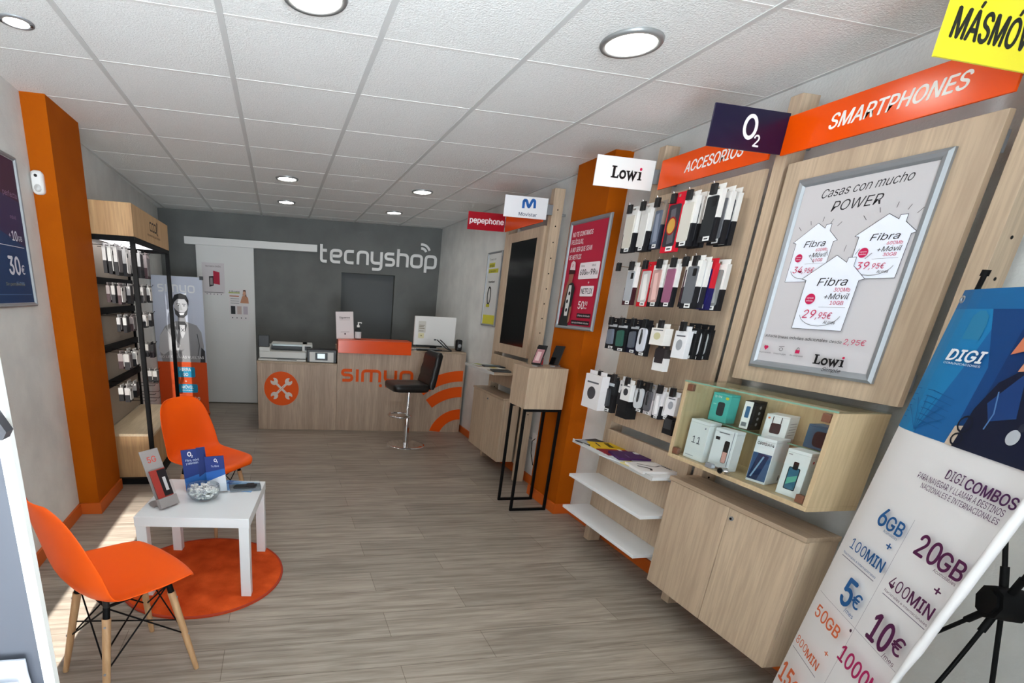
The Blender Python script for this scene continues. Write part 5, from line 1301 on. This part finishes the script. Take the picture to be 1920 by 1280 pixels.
# shell chairs -------------------------------------------------------------
def make_chair(label, x, y, rz):
    t = thing('shell_chair', label, 'chair', (x, y, 0), rz, 'orange shell chairs with beech legs')
    prof = [(.225, .422), (.222, .440), (.205, .452), (.16, .452), (.10, .445), (.03, .437), (-.04, .432), (-.10, .434), (-.145, .446), (-.178, .475), (-.198, .520), (-.212, .580), (-.225, .650), (-.238, .715), (-.250, .770), (-.258, .805), (-.262, .825), (-.263, .832)]
    wid = [.150, .178, .198, .215, .225, .231, .233, .234, .234, .232, .230, .227, .220, .208, .190, .166, .132, .098]
    rise = [-.01, -.008, .0, .008, .018, .030, .042, .054, .062, .066, .062, .054, .046, .040, .034, .028, .022, .018]
    rows = []; n = 17
    for i, ((py, pz), w, r) in enumerate(zip(prof, wid, rise)):
        q = min(max((i - 6) / 5.0, 0), 1)         # 0 on the seat, 1 on the back
        row = []
        for k in range(n):
            s = -1 + 2 * k / (n - 1); e = abs(s) ** 2.6
            row.append(Vector((w * s, py + e * r * q * 1.25 + (e * .015 if i < 3 else 0) * -1, pz + e * r * (1 - q) + (e * -.004 if q == 1 else 0))))
        rows.append(row)
    b = MB(); b.surf(rows, SHELLM); b.build('seat_shell', t, local=True, solidify=.006, subsurf=1)
    F = .183; T = .118
    tops = {}; feet = {}
    for sx in (-1, 1):
        for sy in (-1, 1):
            a = Vector((sx * T, sy * T + .01, .405)); f = Vector((sx * F, sy * F, 0)); tops[sx, sy] = a; feet[sx, sy] = f
            b = MB(); b.tube([f, f.lerp(a, .3), f.lerp(a, .9)], [.0105, .0135, .0155], BEECH, 14); l = b.build('leg', t, local=True)
            b = MB(); b.tube([f.lerp(a, .885), a], .0125, BLACKM, 10); b.build('leg_bracket', l, local=True)
            for q in (.42, .84):
                b = MB(); c = f.lerp(a, q); o = Vector((sx, sy, 0)).normalized(); b.cyl(c + o * .010, c + o * .0175, .0045, STEEL, 8); b.build('screw', l, local=True)
    b = MB(); R = .0033
    ks = [(-1, -1), (1, -1), (1, 1), (-1, 1)]
    for i in range(4):
        p, q = ks[i], ks[(i + 1) % 4]
        b.tube([feet[p].lerp(tops[p], .42), tops[q] - Vector((0, 0, .005))], R, BLACKM, 6); b.tube([feet[q].lerp(tops[q], .42), tops[p] - Vector((0, 0, .005))], R, BLACKM, 6)
    b.tube([feet[-1, -1].lerp(tops[-1, -1], .58), feet[1, 1].lerp(tops[1, 1], .58)], R, BLACKM, 6); b.tube([feet[1, -1].lerp(tops[1, -1], .58) + Vector((0, 0, .007)), feet[-1, 1].lerp(tops[-1, 1], .58) + Vector((0, 0, .007))], R, BLACKM, 6)
    b.build('wire_brace', t, local=True)
    b = MB()
    for sx in (-1, 1): b.tube([tops[sx, -1], tops[sx, 1]], .006, BLACKM, 8); b.tube([tops[-1, sx], tops[1, sx]], .006, BLACKM, 8)
    for k in tops: b.cyl(tops[k] - Vector((0, 0, .004)), tops[k] + Vector((0, 0, .030)), .012, BLACK, 10)
    b.build('seat_mount', t, local=True)
make_chair('orange shell chair nearest the camera beside the white stand', -.612, 1.886, math.radians(-50))
make_chair('orange shell chair behind the white table, facing the shop floor', -.452, 3.352, math.radians(-125))

# things on the table ------------------------------------------------------
TT = Matrix.Translation((-.392, 2.672, ZT)) @ Matrix.Rotation(TA, 4, 'Z')
GP = P('grey_display_card', (146, 140, 138), .5)
Th = Matrix.Translation((-.575, 2.560, ZT + .0005)) @ Matrix.Rotation(math.radians(52), 4, 'Z')
t = thing('leaflet_holder', 'grey leaning leaflet holder with a red and black leaflet on the white table', 'leaflet holder', M=Th)
Tl = Matrix.Translation((0, -.02, .004)) @ Matrix.Rotation(math.radians(-22), 4, 'X')
b = MB(); b.box(-.055, .055, 0, .004, 0, .30, GP, Tl); b.build('back_plate', t, local=True, bevel=.001)
b = MB(); b.box(-.055, .055, -.022, 0, 0, .05, GP, Tl); b.box(-.055, -.052, -.022, 0, .05, .19, ACRYLIC, Tl); b.box(.052, .055, -.022, 0, .05, .19, ACRYLIC, Tl); b.build('pocket', t, local=True, bevel=.001)
b = MB(); b.prism(ellipse(0, 0, .05, .075, 16, 0, PI), (0, .025, .001), (1, 0, 0), (0, 1, 0), (0, 0, 1), 0, .004, GP); b.box(-.03, .03, .004, .09, 0, .004, GP); b.build('foot', t, local=True)
b = MB(); b.box(-.046, .046, -.012, -.006, .05, .195, ink(150, 52, 44), Tl); l = b.build('leaflet', t, local=True)
b = MB(); b.box(-.006, .046, -.0135, -.012, .055, .19, ink(30, 26, 28), Tl); b.box(.012, .03, -.0142, -.0135, .08, .15, ink(190, 188, 188), Tl); b.build('leaflet_print', l, local=True)
p = Print(Tl @ Vector((-.055, 0, 0)), Tl.to_3x3() @ Vector((1, 0, 0)), Tl.to_3x3() @ Vector((0, 0, 1)), Tl.to_3x3() @ Vector((0, -1, 0))); p.text('5G', .03, .235, .03, ink(190, 80, 70), w=.05, bold=.02); p.mb.build('print', t, local=True)

def standing(label, x, y, w, h, rz, lean, rgb, draw, roll=0.0):
    T = Matrix.Translation((x, y, ZT + .0005)) @ Matrix.Rotation(rz, 4, 'Z')
    Q = Matrix.Rotation(-lean, 4, 'X') @ Matrix.Rotation(roll, 4, 'Y')
    t = thing('brochure_display', label, 'brochure', M=T, group='blue standing brochures')
    b = MB(); b.box(-w / 2, w / 2, 0, .008, .006, h, ink(*rgb), Q); b.build('brochure', t, local=True, bevel=.0008)
    b = MB(); b.box(-w / 2 - .003, w / 2 + .003, -.018, .02, 0, .004, ACRYLIC); b.box(-w / 2 - .003, w / 2 + .003, -.018, -.015, .004, .06, ACRYLIC); b.box(-w / 2, w / 2, .012, .08, 0, .003, ACRYLIC); b.build('stand', t, local=True)
    p = Print(Q @ Vector((-w / 2, 0, .006)), Q.to_3x3() @ Vector((1, 0, 0)), Q.to_3x3() @ Vector((0, 0, 1)), Q.to_3x3() @ Vector((0, -1, 0))); draw(p, w, h); p.mb.build('print', t, local=True)
def ds1(p, w, h):
    p.poly([(0, 0), (w, 0), (w, h * .42), (0, h * .3)], ink(36, 92, 160)); p.poly([(w * .62, h * .3), (w, h * .42), (w, h), (w * .62, h)], ink(16, 36, 96)); o2(p, w * .33, h * .87, .024, Wt); p.text('Fibra, móvil', .018, h * .70, .012, ink(200, 210, 230), w=w * .55); p.text('y televisión', .018, h * .63, .012, ink(200, 210, 230), w=w * .5)
def ds2(p, w, h):
    p.poly([(0, 0), (w, 0), (w, h * .46), (0, h * .30)], ink(206, 210, 218)); p.poly([(0, h * .30), (w, h * .46), (w, h * .62), (0, h * .55)], ink(28, 84, 156)); o2(p, w * .55, h * .86, .018, Wt); p.text('Tu fibra', w * .3, h * .68, .010, ink(190, 200, 226), w=w * .4); o2(p, w * .5, h * .18, .016, ink(50, 60, 90))
standing('larger dark blue brochure standing behind the glass bowl', -.445, 2.775, .125, .235, math.radians(14), .10, (18, 40, 104), ds1, roll=-.06)
standing('smaller dark blue brochure with a pale foot beside the larger one', -.338, 2.738, .10, .205, math.radians(4), .10, (20, 42, 108), ds2, roll=-.06)

t = thing('glass_bowl', 'small glass bowl on the white table', 'bowl', (-.398, 2.648, ZT + .0005))
BG = glass('bowl_glass', (251, 253, 253), 1.0)
b = MB(); b.lathe([(.0, .0), (.045, .0), (.068, .012), (.082, .035), (.085, .055), (.080, .078), (.0775, .078), (.082, .055), (.079, .036), (.066, .015), (.044, .004), (0, .004)], BG, 36); b.build('bowl', t, local=True)
# wrapped sweets filling the bowl: too many to count
random.seed(21); b = MB()
for k in range(150):
    a = random.uniform(0, 2 * PI); z = .010 + .058 * math.sqrt(random.random()); rm = .036 + .036 * min(1, (z - .01) / .03); r = rm * math.sqrt(random.random())
    if r + .012 > rm + .006: r = max(0, rm - .008)
    Mq = Matrix.Translation((-.398 + r * math.cos(a), 2.648 + r * math.sin(a), ZT + z)) @ Matrix.Rotation(random.uniform(0, 6), 4, 'Z') @ Matrix.Rotation(random.uniform(-.8, .8), 4, 'X')
    m = random.choice([WHITEM, WHITEM, WHITEM, P('grey_wrapper', (176, 178, 184), .4)])
    s = .0098
    b.box(-s, s, -s * .6, s * .6, -s * .45, s * .45, m, Mq)
    for sg in (-1, 1): b.add([Mq @ Vector(q) for q in ((sg * s, 0, 0), (sg * s * 1.9, s * .7, s * .2), (sg * s * 1.9, -s * .7, -s * .2))], [(0, 1, 2)], m)
sw = b.build('wrapped_sweets'); tag(sw, 'white wrapped sweets heaped in the small glass bowl', 'sweets', kind='stuff')

tl = leaflet('blue leaflet lying flat on the white table', (-.235, 2.835), .15, .20, ZT + .0005, TA - 1.75, (92, 142, 196), lambda p, w, h: (p.poly([(0, h * .5), (w, h * .35), (w, h), (0, h)], ink(150, 190, 226)), p.rect(.01, .02, w * .4, .05, ink(40, 80, 150))), t=.003)
T2 = Matrix.Translation((-.195, 2.80, ZT + .0042)) @ Matrix.Rotation(TA + .25, 4, 'Z')
t = thing('blister_pack', 'clear blister pack with a dark band lying on the blue leaflet', 'package', M=T2)
b = MB(); b.box(-.085, .085, -.055, .055, 0, .003, P('smoky_card', (120, 130, 140), .3)); b.build('card', t, local=True, bevel=.001)
b = MB(); b.prism(fillet([(-.07, -.018), (.05, -.03), (.07, .02), (-.05, .026)], .014, 4, True), (0, 0, 0), (1, 0, 0), (0, 1, 0), (0, 0, 1), .003, .014, ink(26, 26, 30)); b.prism(fillet([(.0, -.02), (.05, -.022), (.052, .02), (.01, .022)], .006, 3, True), (0, 0, 0), (1, 0, 0), (0, 1, 0), (0, 0, 1), .014, .02, ink(44, 34, 38)); b.build('band', t, local=True, bevel=.002)
b = MB(); b.box(-.083, .083, -.053, .053, .021, .0222, ACRYLIC); b.box(-.083, .083, -.053, -.052, .003, .021, ACRYLIC); b.box(-.083, .083, .052, .053, .003, .021, ACRYLIC); b.box(.082, .083, -.052, .052, .003, .021, ACRYLIC); b.box(-.083, -.082, -.052, .052, .003, .021, ACRYLIC); b.build('blister', t, local=True)

# ------------------------------------------------------------------ white stand cut by the left edge
t = thing('advertising_stand', 'white edged grey stand cut by the left edge of the photo', 'display stand', (-.69, 1.0, 0))
WS = P('white_stand_edge', (240, 242, 238), .5)
b = MB(); b.box(-.497, -.476, .99, 1.012, 0, 1.62, WS); b.box(-.92, -.888, .99, 1.03, 0, 1.62, WS); b.box(-.888, -.496, .99, 1.03, 1.60, 1.62, WS); b.box(-.94, -.444, .93, 1.09, 0, .02, WS); b.build('frame', t, bevel=.002)
b = MB(); b.box(-.888, -.497, .996, 1.010, .02, 1.60, P('grey_blue_panel', (82, 85, 94), .5)); b.build('panel', t)
b = MB(); b.prism([(-.474, 1.236), (-.90, 1.236), (-.90, 1.42), (-.56, 1.42)], (0, .985, 0), (1, 0, 0), (0, 0, 1), (0, -1, 0), -.004, .022, P('dark_grey_screen_foot', (62, 62, 67), .5)); b.prism([(-.466, 1.25), (-.474, 1.236), (-.56, 1.42), (-.548, 1.43)], (0, .985, 0), (1, 0, 0), (0, 0, 1), (0, -1, 0), -.004, .022, P('dark_grey_screen_foot', (62, 62, 67), .5)); b.build('screen_housing', t)
t = thing('brochure_holder', 'clear plastic brochure holder at the lower left corner of the photo', 'leaflet holder', (-.62, .95, .70))
HW = P('holder_frosted', (222, 226, 236), .3)
b = MB(); b.box(-.70, -.517, .975, .983, .62, .768, HW); b.prism(fillet([(-.70, .62), (-.508, .62), (-.520, .765), (-.70, .765)], .02, 4, True), (0, .983, 0), (1, 0, 0), (0, 0, 1), (0, -1, 0), .0, .006, HW); b.build('back', t, bevel=.002)
b = MB(); b.box(-.70, -.512, .93, .936, .56, .70, glass('holder_acrylic', (232, 236, 244), .8)); b.box(-.516, -.512, .936, .975, .56, .70, glass('holder_acrylic')); b.box(-.70, -.512, .936, .975, .56, .566, HW); b.build('front', t)
b = MB(); b.box(-.69, -.53, .94, .965, .567, .725, PAPER); b.build('paper_stack', t)
